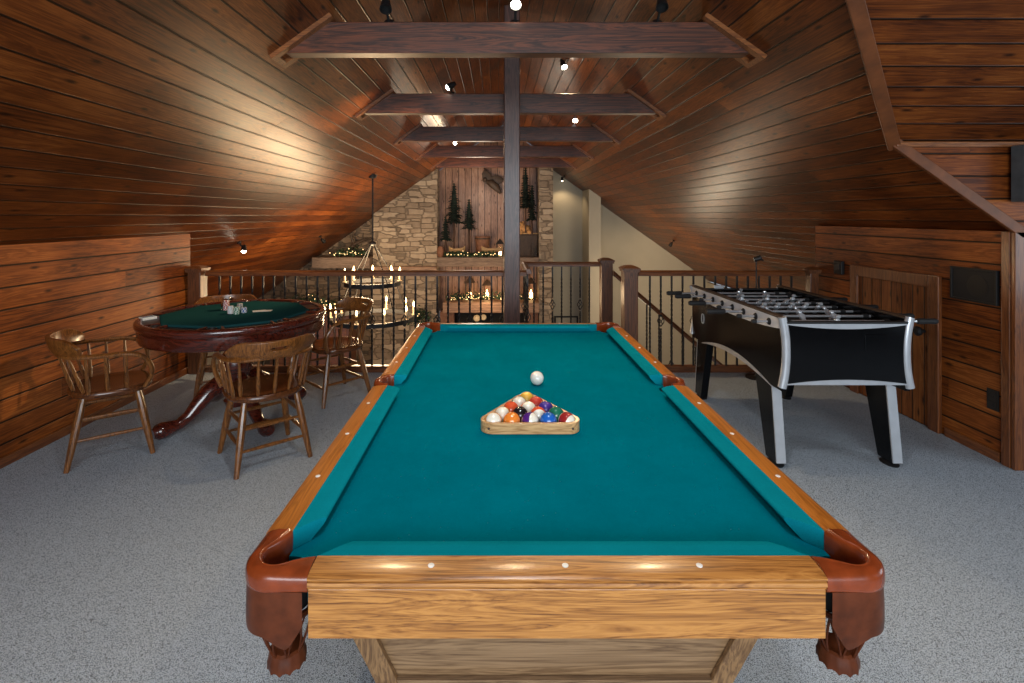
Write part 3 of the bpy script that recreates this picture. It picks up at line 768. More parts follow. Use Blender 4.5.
for z0, z1 in ((0.001, 0.0365),):
    rings = [[(p[0], p[1], z0) for p in oi], [(p[0], p[1], z1) for p in oi], [(p[0], p[1], z1) for p in oo], [(p[0], p[1], z0) for p in oo], [(p[0], p[1], z0) for p in oi]]
    mb.loft(rings, caps=False)
mb.build('frame', 'rackwood', rk, sharp=40, bevel=0.0015)
for x in (-0.137, 0.137):
    pg = MB().lathe([(0.004, 0), (0.004, 0.001)], n=10); pg.v = [(x+a, -RB-0.0136-z, 0.02+b_) for a, b_, z in pg.v]; pg.build('plug', 'hide', rk)

# ------------------------------------------------------------------ POKER TABLE
TX, TY = -1.885, 3.70
tb = thing('poker_table', 'round mahogany poker table with an octagonal green felt top', 'table', (TX, TY, 0))
R = 0.61
MB().lathe([(0.40,.625),(0.575,.625),(0.590,.63),(0.597,.645),(0.598,.70),(0.592,.705),(0.597,.712),(0.607,.722),(0.612,.735),(0.612,.752),(0.604,.762),(0.590,.766),(0.575,.764),(0.566,.758),(0.566,.748),(0.40,.748)], n=64, caps=False).build('rim', 'mahog', tb, sharp=50)
ro = math.radians(12)
oc = lambda r, z: [(r*math.cos(2*PI*k/8+ro), r*math.sin(2*PI*k/8+ro), z) for k in range(8)]
MB().loft([oc(0.50, .70), oc(0.50, .764), oc(0.488, .7665)]).build('felt_top', 'greenfelt', tb, smooth=False)
MB().lathe([(0.40,.70),(0.40,.751),(0.57,.751),(0.57,.70)], n=64).build('tray_ring', 'trayblk', tb)
for k in range(8):
    a = 2*PI*k/8+ro
    d_ = MB()
    for s_ in (-1, 1):
        p0 = Vector((0.492*math.cos(a), 0.492*math.sin(a), 0)); p1 = Vector((0.572*math.cos(a+s_*0.13), 0.572*math.sin(a+s_*0.13), 0))
        q0 = Vector((0.492*math.cos(a), 0.492*math.sin(a), 0))*0.985 + Vector((-math.sin(a), math.cos(a), 0))*s_*0.045
        tn = (p1-q0).normalized(); nn_ = Vector((-tn.y, tn.x, 0))*0.007
        d_.loft([[q0+nn_+Vector((0,0,z)), q0-nn_+Vector((0,0,z)), p1-nn_+Vector((0,0,z)), p1+nn_+Vector((0,0,z))] for z in (.75, .764)])
    d_.build('divider', 'mahog', tb, smooth=False)
    cx, cy = 0.533*math.cos(a), 0.533*math.sin(a)
    MB().lathe([(0.024,.752),(0.030,.752),(0.030,.763),(0.027,.763),(0.024,.755)], (cx, cy, 0), 18).build('cup_holder', 'trayblk', tb)
MB().lathe([(0.0,.10),(0.07,.10),(0.085,.14),(0.06,.18),(0.055,.22),(0.09,.30),(0.11,.38),(0.10,.46),(0.06,.52),(0.06,.56),(0.10,.60),(0.20,.64),(0.34,.64),(0.34,.66)], n=28).build('column', 'mahog', tb)
for k in range(4):
    a = math.radians(229+90*k); ca, sa = math.cos(a), math.sin(a)
    pr = [(0.06,.27,.046),(0.12,.275,.050),(0.19,.235,.048),(0.25,.17,.042),(0.31,.105,.034),(0.37,.068,.030),(0.42,.062,.036),(0.46,.058,.044),(0.495,.054,.042),(0.52,.050,.026)]
    MB().tube([(r*ca, r*sa, z) for r, z, w in pr], [w*1.22 for r, z, w in pr], 12, flat=1.0).build('leg', 'mahog', tb)

# captain's chair ------------------------------------------------------------
def smooth_path(P, n=6):
    P = [Vector(p) for p in P]; out = []
    for i in range(len(P)-1):
        p0, p1, p2, p3 = P[max(i-1,0)], P[i], P[i+1], P[min(i+2,len(P)-1)]
        for k in range(n):
            t = k/n
            out.append(0.5*((2*p1)+(-p0+p2)*t+(2*p0-5*p1+4*p2-p3)*t*t+(-p0+3*p1-3*p2+p3)*t**3))
    out.append(P[-1]); return out
def make_chair(label, loc, rz):
    t = thing('captain_chair', label, 'chair', loc, rz, "captain's chairs around the poker table")
    # seat: D shape, dished
    ol = []
    for k in range(40):
        a = 2*PI*k/40; c_, s_ = math.cos(a), math.sin(a)
        e = 0.72 if s_ > 0 else 0.9
        ol.append((0.222*math.copysign(abs(c_)**e, c_), 0.212*math.copysign(abs(s_)**e, s_)))
    rings = [[(x*k, y*k, z) for x, y in ol] for k, z in ((0.90,.405),(0.97,.41),(1.0,.422),(1.0,.436),(0.97,.446),(0.90,.448),(0.72,.440),(0.4,.434),(0.05,.434))]
    MB().loft(rings).build('seat', 'chairseat', t)
    feet = {}; 
    for sx in (-1, 1):
        for sy in (-1, 1):
            top = Vector((sx*0.145, sy*0.13, .41)); bot = Vector((sx*0.205, sy*0.205, 0.0)); feet[(sx, sy)] = (top, bot)
            fr_ = [0, .06, .3, .55, .75, 1]; rd = [.015, .017, .021, .0205, .018, .0135]
            MB().tube([top.lerp(bot, f) for f in fr_], rd, 10).build('leg', 'chairwood', t)
    def on(k, z): a, b_ = feet[k]; return a.lerp(b_, (a.z-z)/a.z)
    ed = [((-1,-1),(1,-1)), ((-1,1),(1,1)), ((-1,-1),(-1,1)), ((1,-1),(1,1))]
    for i, (a, b_) in enumerate(ed):
        for z in ((.135, .255) if i < 2 else (.165, .285)):
            p, q = on(a, z), on(b_, z)
            MB().tube([p, p.lerp(q, .3), p.lerp(q, .5), p.lerp(q, .7), q], [.008, .0105, .012, .0105, .008], 8).build('stretcher', 'chairwood', t)
    # bent arm bow
    half = [(0.200,0.165,.435),(0.222,0.195,.50),(0.238,0.195,.57),(0.243,0.150,.640),(0.245,0.07,.668),(0.246,-0.03,.672),(0.235,-0.12,.676),(0.19,-0.20,.680),(0.10,-0.247,.684),(0,-0.258,.686)]
    full = half + [(-x, y, z) for x, y, z in half[:-1][::-1]]
    bow = smooth_path(full, 4)
    MB().tube(bow, 0.0155, 10, flat=0.8).build('arm_bow', 'chairwood', t)
    # spindles
    def bowpt(x=None, y=None, side=1):
        best = None
        for p in bow:
            if p.z < .66: continue
            dd = abs(p.x-x) if y is None else (abs(p.y-y) + (0 if p.x*side > 0 else 9))
            if y is None and p.y > -0.1: dd += 9
            if best is None or dd < best[0]: best = (dd, p)
        return best[1]
    fr_ = [0, .25, .45, .7, 1]; rd = [.0075, .0115, .0095, .0085, .0065]
    for x in (-.165, -.085, 0.0, .085, .165):
        q = bowpt(x=x*1.12); p = Vector((x, -math.sqrt(max(0.0, 1-(x/.222)**2))*0.19, .438))
        MB().tube([p.lerp(q, f) for f in fr_], rd, 8).build('spindle', 'chairwood', t)
    for sd in (-1, 1):
        for y in (-.105, -.015, .075):
            q = bowpt(y=y-0.015, side=sd); p = Vector((sd*0.198, y, .438))
            MB().tube([p.lerp(q, f) for f in fr_], rd, 8).build('spindle', 'chairwood', t)
    # crest: curved board with a rolled top edge and a hand slot
    NU, NV = 64, 14
    vs, fs = [], []
    for i in range(NU+1):
        q = -1+2*i/NU; a = math.radians(-90+q*62)
        endf = max(0.0, (abs(q)-0.62)/0.38)
        top = .786 - 0.055*endf**2.0
        for j in range(NV+1):
            f = j/NV; z = .688+(top-.688)*f
            lean = 0.012+0.030*f + 0.006*math.sin(PI*f)
            rx, ry = 0.236+lean, 0.246+lean
            vs.append((rx*math.cos(a), -0.012+ry*math.sin(a), z))
    for i in range(NU):
        for j in range(NV):
            if abs(i-NU/2+0.5) < 6 and 6 <= j <= 8 and not (abs(i-NU/2+0.5) > 5 and j != 7): continue
            a = i*(NV+1)+j; fs.append((a, a+NV+1, a+NV+2, a+1))
    cr = MB().add(vs, fs).build('crest', 'chairwood', t)
    s_ = cr.modifiers.new('solid', 'SOLIDIFY'); s_.thickness = 0.024; s_.offset = 0
    b_ = cr.modifiers.new('bev', 'BEVEL'); b_.width = 0.006; b_.segments = 2; b_.limit_method = 'ANGLE'
    t.scale = (1, 1, 0.96)
    return t
D = math.radians
ch = make_chair('wooden captain chair by the left wall, facing right to the card table', (-2.41, 3.195, 0), D(37-90))
dup(ch, (-1.424, 3.13, 0), D(130-90), 'nearest wooden captain chair, its curved back to the camera')
dup(ch, (-1.325, 4.17, 0), D(226-90), 'wooden captain chair right of the card table beside the railing')
dup(ch, (-2.30, 4.33, 0), D(295-90), 'captain chair mostly hidden behind the card table, only crest and legs showing')

# things on the card table ----------------------------------------------------
ZF = 0.7665
def chip_mat(name, col):
    m, nt, b = new_mat(name)
    tc = nd(nt, 'ShaderNodeTexCoord'); sp = nd(nt, 'ShaderNodeSeparateXYZ'); nt.links.new(tc.outputs['Object'], sp.inputs[0])
    an = mth(nt, 'ARCTAN2', sp.outputs[1], sp.outputs[0])
    f = mth(nt, 'GREATER_THAN', mth(nt, 'SINE', mth(nt, 'MULTIPLY', an, 6.0)), 0.25)
    nt.links.new(mixc(nt, f, col, (0.75, 0.75, 0.72)), b.inputs['Base Color']); b.inputs['Roughness'].default_value = 0.45
    return m
chipmesh = None
stacks = [('red', (0.42, 0.03, 0.03), 226, 310, 20), ('white', (0.55, 0.57, 0.60), 230.5, 313.5, 15), ('green', (0.02, 0.20, 0.10), 236.5, 314, 14), ('blue', (0.03, 0.10, 0.32), 244, 312.5, 10), ('grey', (0.20, 0.22, 0.24), 240, 309.5, 12)]
for cn, col, px, py, n in stacks:
    cm = chip_mat('chip_'+cn, col)
    Y = F*(EYE-ZF)/(py-VY); X = (px-VX)/F*Y
    for k in range(n):
        o = MB().lathe([(0.001,0),(0.0185,0),(0.0195,0.0006),(0.0195,0.0029),(0.0185,0.0035),(0.001,0.0035)], n=24).build('poker_chip', cm)
        o.location = (X+random.uniform(-.0006,.0006), Y+random.uniform(-.0006,.0006), ZF+0.0036*k); o.rotation_euler = (0, 0, random.random()*6)
        tag(o, 'poker chip in the %s stack on the green felt' % cn, 'poker chip', '%s poker chips' % cn)
Y = F*(EYE-ZF)/(311-VY)+0.055; X = (225.5-VX)/F*Y
gj = thing('glass_tumbler', 'clear glass tumbler standing behind the red poker chips', 'glass', (X, Y, ZF))
MB().lathe([(0.001,0.0),(0.027,0.0),(0.029,0.004),(0.031,0.095),(0.029,0.095),(0.027,0.008),(0.001,0.008)], n=28, caps=False).build('tumbler', 'glass', gj)
for k, (dx, rz) in enumerate(((0, 0.5), (0.045, 0.15))):
    py, px = 311, 262
    Y = F*(EYE-ZF)/(py-VY); X = (px-VX)/F*Y+dx-0.02
    o = MB().box(-0.044, -0.031, 0, 0.044, 0.031, 0.0011).build('playing_card', 'card', smooth=False)
    o.location = (X, Y, ZF+0.0002+0.0013*k); o.rotation_euler = (0, 0, rz)
    tag(o, ['white playing card lying under another on the green felt', 'white playing card lying on top of the other card'][k], 'playing card')
Y = F*(EYE-0.77)/(325-VY); X = (147-VX)/F*Y
dk = thing('card_deck', 'small blue and white deck of cards in the left tray of the card table', 'card deck', (TX-0.512, TY-0.19, 0.7515), 1.0)
MB().box(-0.044, -0.031, 0, 0.044, 0.031, 0.018).build('cards', 'card', dk, smooth=False, bevel=0.002)
MB().box(-0.036, -0.024, 0.018, 0.036, 0.024, 0.0186).build('card_back', 'cardblue', dk, smooth=False)

# ------------------------------------------------------------------ FOOSBALL TABLE
FX, FY = 1.978, 3.575
fz = thing('foosball_table', 'black and silver foosball table beside the right wall', 'foosball table', (FX, FY, 0))
hw, hl = 0.352, 0.665
ZTOP = 0.88
for sx in (-1, 1):
    # arched black side panel
    n = 24; bot = []
    for i in range(n+1):
        y = -hl+2*hl*i/n; e = abs(y)/hl
        z = .465+0.045*max(0, 1-(e/0.78)**2)
        bot.append((y, z))
    prof = [(-hl, ZTOP-0.005), (-hl, .465)] + bot[1:-1] + [(hl, .465), (hl, ZTOP-0.005)]
    MB().prism(prof[::-1], 0, sx*hw-0.014, sx*hw+0.014).build('side_panel', 'gloss', fz, smooth=False)
    # silver crescent along the arch
    up, lo = [], []
    for i in range(n+1):
        y = -0.56+1.02*i/n; q = (i/n-0.5)*2; zz = .463+0.050*(1-q*q)
        up.append((y, zz+0.028*(1-q*q))); lo.append((y, zz-0.004))
    MB().prism(up+lo[::-1], 0, sx*(hw+0.014)-0.002, sx*(hw+0.014)+0.003).build('arch_trim', 'silver', fz, smooth=False)
    # silver rod band, its lower edge bowed
    up = [(-hl+0.01, ZTOP), (hl-0.01, ZTOP)]; lo = []
    for i in range(n+1):
        y = hl-0.01-(2*hl-0.02)*i/n; q = y/hl
        lo.append((y, ZTOP-0.082-0.012*math.cos(q*PI/2)+0.022*abs(q)**3))
    MB().prism(up+lo, 0, sx*(hw+0.014), sx*(hw+0.014)+sx*0.006).build('rod_band', 'daylitsilver', fz, smooth=False)
    MB().box(sx*hw-0.022, -hl, ZTOP-0.004, sx*hw+0.022, hl, ZTOP+0.008).build('top_rail', 'hide', fz, smooth=False, bevel=0.004)
for sy in (-1, 1):
    MB().box(-hw, sy*hl-0.014, .505, hw, sy*hl+0.014, ZTOP-0.03).build('end_panel', 'gloss', fz, smooth=False)
    MB().box(-hw, sy*hl-0.02, ZTOP-0.03, hw, sy*hl+0.014, ZTOP-0.018).build('end_rail', 'black', fz, smooth=False, bevel=0.003)
    for zc_, h_, nm in ((ZTOP-0.030, -0.026, 'end_trim'), (.505, 0.026, 'end_trim')):
        a, b_ = [], []
        for i in range(17):
            q = -1+2*i/16; a.append((hw*q, zc_)); b_.append((hw*q, zc_+(h_*(1-q*q)+h_*0.12)))
        MB().prism(a+b_[::-1], 1, sy*(hl+0.014), sy*(hl+0.019)).build(nm, 'silver', fz, smooth=False)
    for sx in (-1, 1):
        path = []; 
        for i in range(15):
            q = -1+2*i/14; path.append((sx*(hw+0.008-0.020*(1-q*q)+0.004*abs(q)**3), sy*(hl+0.004), .685+0.20*q))
        MB().tube(path, 0.024, 12, flat=0.85, up=(0,1,0)).build('corner_cap', 'silver', fz)
        # splayed legs
        yt0, yt1, yb0, yb1 = sy*(hl-0.12), sy*(hl-0.32), sy*(hl-0.055), sy*(hl-0.175)
        x0, x1 = sx*(hw+0.012), sx*(hw-0.042)
        q = lambda z, a, c_: [(x0,a,z),(x1,a,z),(x1,c_,z),(x0,c_,z)]
        lg = MB().loft([q(.55, yt0-sy*0.0, yt1), q(.022, yb0, yb1)]).build('leg', 'gloss', fz, smooth=False, bevel=0.004)
        qs = lambda z, a: [(x0,a+sy*0.008,z),(x1,a+sy*0.008,z),(x1,a-sy*0.001,z),(x0,a-sy*0.001,z)]
        MB().loft([qs(.505, yt0+sy*(0.065*(.55-.505)/.528)), qs(.03, yb0-sy*0.001)]).build('leg_trim', 'silver', lg, smooth=False)
        fm = MB().lathe([(0.001,0),(0.04,0),(0.042,0.006),(0.03,0.016),(0.01,0.024)], ((x0+x1)/2, (yb0+yb1)/2, 0), 18)
        fm.v = [(x, (y-(yb0+yb1)/2)*1.45+(yb0+yb1)/2, z) for x, y, z in fm.v]
        fm.build('foot', 'black', lg)
MB().box(-hw+0.014, -hl+0.014, .74, hw-0.014, hl-0.014, .755).build('playfield', 'black', fz, smooth=False)
# goal window, score badge and side badge
MB().box(0.10, -hl-0.0165, .70, 0.22, -hl-0.013, .79).build('ball_return', 'gloss', fz, smooth=False, bevel=0.004)
bd = MB(); ring = [(0.022*math.cos(a)*abs(math.cos(a))**-0.4 if abs(math.cos(a)) > .05 else 0, 0.036*math.sin(a)) for a in [2*PI*i/20 for i in range(20)]]
bd.tube([(-hw-0.016, 0.44+a, .655+b_) for a, b_ in ring+ring[:1]], 0.004, 6); bd.build('side_badge', 'silver', fz)
MB().lathe([(0.035,0),(0.035,0.004),(0.02,0.005)], (0.20, -hl+0.035, ZTOP-0.045), 20).build('ball_entry', 'silver', fz)
MB().box(-0.19, hl-0.02, ZTOP-0.02, -0.11, hl+0.0, ZTOP+0.008).build('score_counter', 'silver', fz, smooth=False, bevel=0.004)
ZRD = 0.838
counts = [(1, 'a'), (2, 'a'), (3, 'b'), (5, 'a'), (5, 'b'), (3, 'a'), (2, 'b'), (1, 'b')]
def player(x, tilt):
    mb = MB()
    mb.lathe([(0.007,-.072),(0.010,-.070),(0.011,-.055),(0.008,-.040),(0.011,-.020),(0.014,-.002),(0.015,0.008),(0.010,0.016),(0.006,0.020),(0.0105,0.026),(0.012,0.033),(0.009,0.042),(0.002,0.045)], n=10)
    out = []
    for a, b_, z in mb.v:
        a *= 1.25
        yy, zz = b_*math.cos(tilt)-z*math.sin(tilt), b_*math.sin(tilt)+z*math.cos(tilt)
        out.append((x+a, yy, zz))
    mb.v = out; return mb
for i, (n, tm) in enumerate(counts):
    y = -hl+0.115+i*(2*hl-0.23)/7
    out = 1 if tm == 'a' else -1
    sl_ = random.uniform(-0.03, 0.03)
    ext = 0.125
    x0, x1 = (-hw-ext, hw+0.12) if out < 0 else (-hw-0.14, hw+ext)
    rod = MB().tube([(x0+sl_, 0, 0), (x1+sl_, 0, 0)], 0.0078, 10).build('rod', 'chrome', fz); rod.location = (0, y, ZRD)
    hx_ = (x0+sl_) if out < 0 else (x1+sl_)
    MB().tube([(hx_+out*d_, 0, 0) for d_ in (-0.005, 0.0, 0.02, 0.06, 0.10, 0.115)], [.012, .017, .018, .0155, .018, .013], 10).build('handle', 'rubber', rod)
    MB().tube([((x1 if out < 0 else x0)+sl_+(-out)*d_, 0, 0) for d_ in (-0.015, 0.0, 0.012)], [.012, .014, .01], 10).build('end_cap', 'rubber', rod)
    for sd in (-1, 1):
        MB().tube([(sd*(hw+0.018), 0, 0), (sd*(hw+0.024), 0, 0), (sd*(hw+0.033), 0, 0)], [.021, .021, .012], 14).build('bearing', 'rubber', rod)
        MB().tube([(sd*(hw-0.045)+sl_, 0, 0), (sd*(hw-0.075)+sl_, 0, 0)], 0.015, 10).build('bumper', 'rubber', rod)
    tilt = random.uniform(-1.3, 1.3) if i not in (0, 7) else 0.4
    for k in range(n):
        xp = 0 if n == 1 else (-0.19+0.38*k/(n-1) if n > 2 else (-0.10+0.20*k))
        player(xp+sl_, tilt).build('player', 'silver' if tm == 'a' else 'chrome', rod)

# slim lamp standing behind the foosball table
lp = thing('floor_lamp', 'slim black stem lamp with a small head behind the foosball table', 'lamp', (2.335, 4.62, 0))
MB().lathe([(0.001,0),(0.09,0),(0.09,0.012),(0.02,0.02),(0.01,0.03)], n=20).build('base', 'iron', lp)
MB().tube([(0,0,0.02),(0,0,1.06)], 0.006, 8).build('stem', 'iron', lp)
hd_ = MB(); hd_.tube([(-0.022,0,1.065),(0.035,-0.01,1.085)], [0.02, 0.026], 12); hd_.tube([(0.035,-0.01,1.07),(0.06,-0.015,1.06)], [0.012, 0.006], 8)
hd_.build('lamp_head', 'iron', lp)

# ------------------------------------------------------------------ things on the right wall
sp_ = thing('wall_speaker', 'black rectangular wall speaker on the right board wall', 'speaker', (XRW, 3.193, 1.03))
m_ = MB()
for a, b_, c_, e_ in ((-0.157,-0.142,-0.105,0.105),(0.142,0.157,-0.105,0.105),(-0.142,0.142,0.092,0.105),(-0.142,0.142,-0.105,-0.092)): m_.box(-0.022, a, c_, 0, b_, e_)
m_.build('frame', 'black', sp_, smooth=False, bevel=0.002)
MB().box(-0.016, -0.142, -0.092, 0, 0.142, 0.092).build('grille', 'rubber', sp_, smooth=False)
cn = MB().lathe([(0.001,0.002),(0.03,0.003),(0.062,0.008),(0.07,0.004),(0.07,0)], n=28); cn.v = [(-0.016-z*0.3, x-0.03, y-0.005) for x, y, z in cn.v]; cn.build('woofer', 'black', sp_)
cp = thing('wall_control', 'small black wall control box near the railing end of the right wall', 'wall control', (XRW, 4.445, 1.013))
MB().box(-0.03, -0.052, -0.057, 0, 0.052, 0.057).build('housing', 'black', cp, smooth=False, bevel=0.005)
MB().box(-0.033, -0.03, -0.02, -0.03, 0.03, 0.03).build('display', 'screen', cp, smooth=False)
ol = thing('wall_outlet', 'black outlet plate low on the right board wall', 'outlet', (XRW, 3.075, 0.357))
MB().box(-0.008, -0.037, -0.062, 0, 0.037, 0.062).build('plate', 'black', ol, smooth=False, bevel=0.003)
for dz in (-0.025, 0.025): MB().box(-0.011, -0.017, dz-0.016, -0.008, 0.017, dz+0.016).build('socket', 'rubber', ol, smooth=False, bevel=0.003)
tv = thing('television', 'wall television at the right edge of the photo on the dormer wall', 'television', (3.33, 2.90, 1.54))
MB().box(-0.395, -0.05, 0.0, 0.395, 0.03, 0.32).build('body', 'bezel', tv, smooth=False, bevel=0.006)
MB().box(-0.375, -0.054, 0.02, 0.375, -0.05, 0.30).build('screen', 'screen', tv, smooth=False)
MB().box(-0.1, 0.03, 0.08, 0.1, 0.056, 0.24).build('bracket', 'black', tv, smooth=False)

# ------------------------------------------------------------------ spot lights
def aim(o, target):
    d_ = Vector(target)-o.location; o.rotation_euler = d_.to_track_quat('-Z', 'Y').to_euler()
def spot_light(loc, target, power, angle=70, col=(1, 0.72, 0.42), size=0.04, blend=0.6):
    l = bpy.data.lights.new('spot_glow', 'SPOT'); l.energy = power; l.color = col; l.spot_size = math.radians(angle); l.spot_blend = blend; l.shadow_soft_size = size
    o = bpy.data.objects.new('spot_glow', l); C.objects.link(o); o.location = loc; aim(o, target); return o
def fixture(label, base, head, target, power, angle=70, body='black', glow=True, group=None, col=(1, 0.72, 0.42)):
    """a stem from base to head, a can pointing at target with a glowing face"""
    base, head, target = Vector(base), Vector(head), Vector(target)
    t = thing('spotlight', label, 'spotlight', base, group=group)
    h = head-base
    MB().tube([(0,0,0), h*0.5, h], [0.008, 0.008, 0.010], 8).build('stem', body, t)
    pl_ = MB().lathe([(0.001,0),(0.028,0),(0.028,0.012),(0.012,0.016)], n=16)
    nn_ = h.normalized(); rot = nn_.to_track_quat('Z', 'Y')
    pl_.v = [tuple(rot @ Vector(v)) for v in pl_.v]; pl_.build('mount', body, t)
    d_ = (target-head).normalized(); rq = d_.to_track_quat('Z', 'Y')
    cn_ = MB().lathe([(0.001,-0.055),(0.018,-0.05),(0.026,-0.03),(0.030,0.0),(0.036,0.035),(0.032,0.035),(0.028,0.012),(0.001,0.010)], n=20, caps=False)
    cn_.v = [tuple(h + rq @ Vector(v)) for v in cn_.v]; cn_.build('can', body, t)
    if glow:
        bl = MB().lathe([(0.001,0.050),(0.016,0.046),(0.026,0.034),(0.029,0.016)], n=18, caps=False)
        bl.v = [tuple(h + rq @ Vector(v)) for v in bl.v]; bl.build('bulb', 'lamp', t)
    if power: spot_light(head+d_*0.085, target, power, angle, col)
    return t
zbt = ZB+0.185
g_ = 'spotlights on the tie beams'
fixture('spotlight at the left on top of the nearest tie beam', (-0.646,3.05,zbt), (-0.646,2.96,zbt+0.07), (-0.45,1.9,0.8), 38, 100, glow=False, group=g_)
fixture('glowing spotlight in the middle on top of the nearest tie beam', (0.105,3.05,zbt), (0.105,2.96,zbt+0.09), (0.12,1.5,0.8), 24, 90, group=g_)
fixture('spotlight at the right on top of the nearest tie beam', (0.95,3.05,zbt), (0.95,2.96,zbt+0.08), (0.75,1.9,0.8), 38, 100, glow=False, group=g_)
fixture('glowing spotlight left of the post on the second tie beam', (-0.43,4.85,zbt), (-0.43,4.71,zbt+0.05), (-2.88,4.1,1.0), 170, 58, group=g_)
fixture('dark spotlight hanging from the right slope behind the nearest beam', (0.66,5.19,roof(0.66)), (0.66,5.12,roof(0.66)-0.07), (1.5,3.0,0.3), 75, 85, group=g_)
fixture('bright pale spotlight on the third tie beam right of the post', (0.985,6.60,zbt), (0.985,6.49,zbt+0.08), (0.8,5.0,1.2), 18, 90, 'white', group=g_)
fixture('glowing spotlight on the fourth tie beam left of the post', (-0.68,8.38,zbt), (-0.68,8.26,zbt+0.04), (-0.9,6.5,1.3), 25, 100, group=g_)
def slope_spot(label, x, y, target, power, ang=80):
    n_ = Vector((PITCH if x > XR else -PITCH, 0, 1)).normalized()
    p = Vector((x, y, roof(x))); fixture(label, p, p-n_*0.10, target, power, ang, group='spotlights on the sloping ceiling')
slope_spot('spotlight on the left slope just past the newel post', -3.08, 6.1, (-2.6, 5.0, -1.0), 14, 90)
slope_spot('small spotlight far down the left slope near the stone wall', -3.14, 9.05, (-2.5, 10.6, 0.0), 45, 110)
slope_spot('spotlight on the right slope above the beige wall by the pier', 1.56, 11.9, (1.6, 12.2, 0.0), 14, 120)
slope_spot('spotlight low on the right slope above the stairs', 3.58, 10.4, (3.2, 12.2, -0.6), 35, 120)

# ------------------------------------------------------------------ chandelier
CX, CY = -1.80, 7.38
cd = thing('chandelier', 'two tier iron ring chandelier with candle bulbs hanging beyond the railing', 'chandelier', (CX, CY, roof(CX)))
zr0 = roof(CX); Zl = lambda z: z-zr0
MB().lathe([(0.001,Zl(zr0-0.06)),(0.05,Zl(zr0-0.05)),(0.06,Zl(zr0-0.02)),(0.06,Zl(zr0+0.0))], n=20).build('canopy', 'iron', cd)
MB().tube([(0,0,Zl(zr0-0.04)), (0,0,Zl(1.06))], 0.012, 8).build('rod', 'iron', cd)
MB().lathe([(0.01,Zl(1.10)),(0.05,Zl(1.08)),(0.05,Zl(1.05)),(0.01,Zl(1.03))], n=16).build('hub', 'iron', cd)
for (rr_, z, n) in ((0.385, 0.46, 8), (0.585, -0.04, 10)):
    MB().lathe([(rr_-0.012,Zl(z)),(rr_+0.012,Zl(z)),(rr_+0.012,Zl(z+0.06)),(rr_-0.012,Zl(z+0.06)),(rr_-0.012,Zl(z))], n=48, caps=False).build('ring', 'iron', cd)
    for k in range(n):
        a = 2*PI*(k+0.3)/n; x, y = rr_*math.cos(a), rr_*math.sin(a)
        c_ = MB().lathe([(0.030,0.055),(0.034,0.062),(0.012,0.066),(0.014,0.07),(0.014,0.17),(0.006,0.175)], (x, y, Zl(z)), 12).build('candle', 'candle', cd)
        MB().lathe([(0.004,0.172),(0.014,0.19),(0.016,0.21),(0.010,0.235),(0.001,0.26)], (x, y, Zl(z)), 10).build('bulb', 'flame', c_)
for k in range(4):
    a = PI/4+k*PI/2
    MB().tube([(0.03*math.cos(a),0.03*math.sin(a),Zl(1.06)), (0.385*math.cos(a),0.385*math.sin(a),Zl(0.5))], 0.008, 6).build('chain', 'iron', cd)
    MB().tube([(0.385*math.cos(a),0.385*math.sin(a),Zl(0.47)), (0.585*math.cos(a),0.585*math.sin(a),Zl(0.01))], 0.008, 6).build('chain', 'iron', cd)

# ------------------------------------------------------------------ niche decorations
SHZ = 0.61
def foliage_tree(label, px, ybase, ytop, halfw, Y, trunk_to):
    """needle tree: top at ytop, lowest branches at ybase (pixels of height only set its size), trunk down to the shelf"""
    top = at(px, ytop, Y); low = at(px, ybase, Y); base = at(px, trunk_to, Y); base.z = SHZ if px < 511 else SHZ+0.47
    t = thing('pine_tree', label, 'artificial tree', (top.x, Y, base.z), group='artificial pine trees in the niche')
    H0, H1 = low.z-base.z, top.z-base.z; W = halfw*1.3*Y/F
    mb = MB(); rnd = random.Random(int(px*10))
    L = int((H1-H0)/0.05)+2
    for i in range(L):
        f = i/(L-1); z = H0+(H1-H0)*f; r = W*(1-f)**0.7*(0.82+0.18*math.cos(f*L*1.9))+0.02
        m = max(6, int(34*(1-f)+6))
        for k in range(m):
            a = 2*PI*(k+rnd.random())/m; rr_ = r*rnd.uniform(.4, 1.2); w = 0.016+0.03*rnd.random()
            ca, sa = math.cos(a), math.sin(a); dz = -0.045*rnd.uniform(.4, 1.3)*(rr_/max(W, .01)+.3)
            mb.add([(0,0,z+0.02),(rr_*.6*ca-w*sa, rr_*.6*sa+w*ca, z+dz*.3),(rr_*ca, rr_*sa, z+dz),(rr_*.6*ca+w*sa, rr_*.6*sa-w*ca, z+dz*.3)], [(0,1,2,3)])
    mb.lathe([(W*.3, H0), (W*.25, (H0+H1)/2), (0.01, H1)], n=10)
    mb.build('foliage', 'pine', t, smooth=False)
    MB().lathe([(0.022, 0), (0.018, max(0.05, H0)), (0.008, H1*.9)], n=8).build('trunk', 'bark', t)
    if trunk_to > 250: pass
    return t
YN = 10.73
foliage_tree('tall left pine tree standing in the niche', 454, 221, 184, 9, YN, 257)
foliage_tree('shorter pine tree right of the tall left one', 469, 227, 200, 6.5, YN+0.03, 257)
foliage_tree('small dark topiary tree at the left edge of the niche', 445.5, 238, 217, 5, YN-0.06, 257)
foliage_tree('tallest pine tree right of the post, reaching the beam', 525.5, 206, 168, 7.5, YN, 234)
foliage_tree('smaller pine tree at the right edge of the niche', 532, 218, 186, 4.6, YN-0.02, 257)
